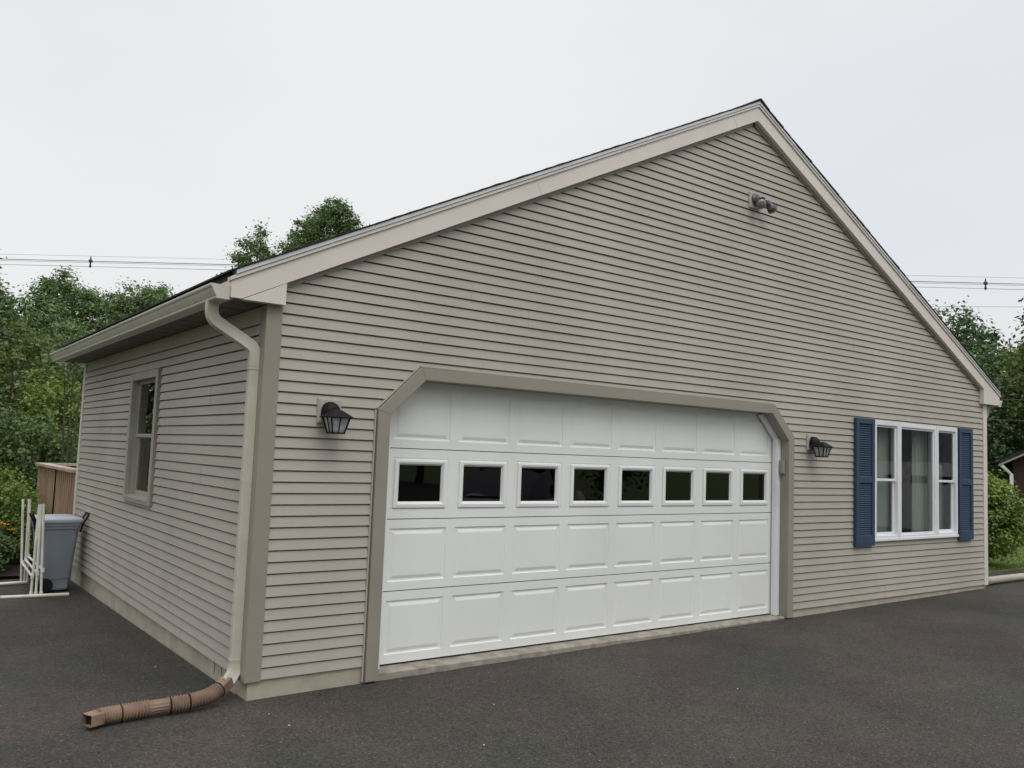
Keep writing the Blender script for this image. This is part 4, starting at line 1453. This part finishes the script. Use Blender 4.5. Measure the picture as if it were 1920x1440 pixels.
# ------------------------------------------------------------------ white car parked to the right of the viewer: seen mirrored in the door panes
car = thing('parked_car', 'white saloon car parked on the drive facing the garage, mirrored dimly in the door panes', 'car', (6.55, -5.53, gz(6.5, -5.5)), math.atan2(.58, -.81))
M['carpaint'] = mat('white_car_paint', (0.78, 0.79, 0.80), rough=0.25, coat=0.6)
M['carglass'] = mat('dark_car_glass', (0.02, 0.022, 0.025), rough=0.05, spec=0.8)
M['chrome'] = mat('chrome', (0.7, 0.7, 0.72), rough=0.15, metal=1.0)
# local +x is the nose
st_ = [(-2.30, .62, .38, .80), (-2.22, .76, .28, .98), (-1.7, .84, .22, 1.02), (-.9, .87, .20, .96), (.3, .87, .20, .95), (1.0, .86, .21, .92), (1.7, .82, .22, .84), (2.12, .72, .26, .74), (2.30, .52, .36, .62)]
mb = MB()
rings = []
for x, w, zl, zh in st_:
    zm_ = (zl + zh) / 2
    rings.append([(x, -w * .92, zl), (x, -w, zm_ - .05), (x, -w * .98, zm_ + .12), (x, -w * .86, zh - .02), (x, -w * .5, zh + .015), (x, 0, zh + .025), (x, w * .5, zh + .015), (x, w * .86, zh - .02), (x, w * .98, zm_ + .12), (x, w, zm_ - .05), (x, w * .92, zl), (x, 0, zl - .02)])
mb.loft(rings)
body = mb.build('body', 'carpaint', car, smooth=True)
mb = MB()
rings = []
for x, w, zl, zh in ((-1.75, .66, .95, 1.03), (-1.05, .70, .93, 1.36), (-.6, .71, .93, 1.44), (.0, .71, .92, 1.45), (.45, .70, .92, 1.36), (1.15, .68, .90, .96)):
    rings.append([(x, -w, zl), (x, -w * .80, zh - .05), (x, -w * .5, zh), (x, w * .5, zh), (x, w * .80, zh - .05), (x, w, zl)])
mb.loft(rings)
cab = mb.build('cabin_glass', 'carglass', car, smooth=True)
MB().loft([[(-.95, -.58, 1.345), (.35, -.58, 1.395), (.35, .58, 1.395), (-.95, .58, 1.345)], [(-.8, -.52, 1.46), (.2, -.52, 1.475), (.2, .52, 1.475), (-.8, .52, 1.46)]]).build('roof', 'carpaint', car, bevel=.02)
for sx in (-1.32, 1.32):
    for sy in (-1, 1):
        w = MB().lathe([(.20, -.10), (.31, -.10), (.325, -.08), (.325, .08), (.31, .10), (.20, .10)], (sx, sy * .79, .325), (0, 1, 0), n=28).build('wheel', 'rubber', car, smooth=True)
        MB().lathe([(.20, -.095), (.19, -.105), (.06, -.09), (.05, -.10)] if sy < 0 else [(.20, .095), (.19, .105), (.06, .09), (.05, .10)], (sx, sy * .79, .325), (0, 1, 0), n=10).build('rim', 'chrome', w)
mb = MB()
for z in (.60, .645, .69):
    mb.box(2.19, 2.315, -.38, .38, z, z + .018)
mb.build('grille', 'chrome', car)
MB().box(2.20, 2.30, -.42, .42, .34, .50).build('lower_intake', 'rubber', car)
for sy in (-1, 1):
    MB().lathe([(.10, 0), (.12, .05), (.05, .09)], (2.08, sy * .56, .66), (.9, sy * .45, .1), n=12).build('headlight', 'chrome', car, smooth=True)

# ------------------------------------------------------------------ grit gathered along the foot of the walls and door
mb = MB()
rg = random.Random(61)
for i in range(1500):
    w = rg.random()
    dd = abs(rg.gauss(0, .035)) + .004
    if w < .3:
        x, y = -.0 - dd, rg.uniform(0.0, 6.2)
    else:
        x = rg.uniform(.05, 10.3)
        y = (-.004 if (x < .84 or x > 5.9) else -.002) - dd
    r = rg.uniform(.0015, .0045)
    z = az(x, y)
    a = rg.uniform(0, 6.28)
    pts = [(x + r * math.cos(a + k * 2.09), y + r * math.sin(a + k * 2.09), z) for k in range(3)] + [(x, y, z + r * 1.2)]
    mb.add(pts, [(0, 1, 3), (1, 2, 3), (2, 0, 3)])
M['grit'] = mat('grit', (0.20, 0.18, 0.15), (0.05, 0.045, 0.035), rough=.95, scale=40)
mb.build('grit', 'grit', kind='stuff', label='fine grit gathered along the foot of the garage walls', category='grit')
# dry leaves blown against the wall
M['dry_leaf'] = mat('dry_leaf', (0.22, 0.15, 0.08), (0.12, 0.075, 0.04), rough=.8, scale=20)
mb = MB()
for i in range(70):
    if rg.random() < .45:
        x, y = -rg.uniform(.01, .22), rg.uniform(.4, 6)
    else:
        x, y = rg.uniform(.1, 10.6), -rg.uniform(.02, .3) ** 1
    r = rg.uniform(.006, .014)
    a = rg.uniform(0, 6.28)
    z = az(x, y) + .003
    ca, sa = math.cos(a), math.sin(a)
    mb.add([(x - ca * r, y - sa * r, z), (x - sa * r * .5, y + ca * r * .5, z + .004), (x + ca * r, y + sa * r, z + .003), (x + sa * r * .5, y - ca * r * .5, z)], [(0, 1, 2, 3)])
mb.build('leaf_litter', 'dry_leaf', kind='stuff', label='tiny dry leaf bits scattered on the asphalt beside the walls', category='leaf litter')
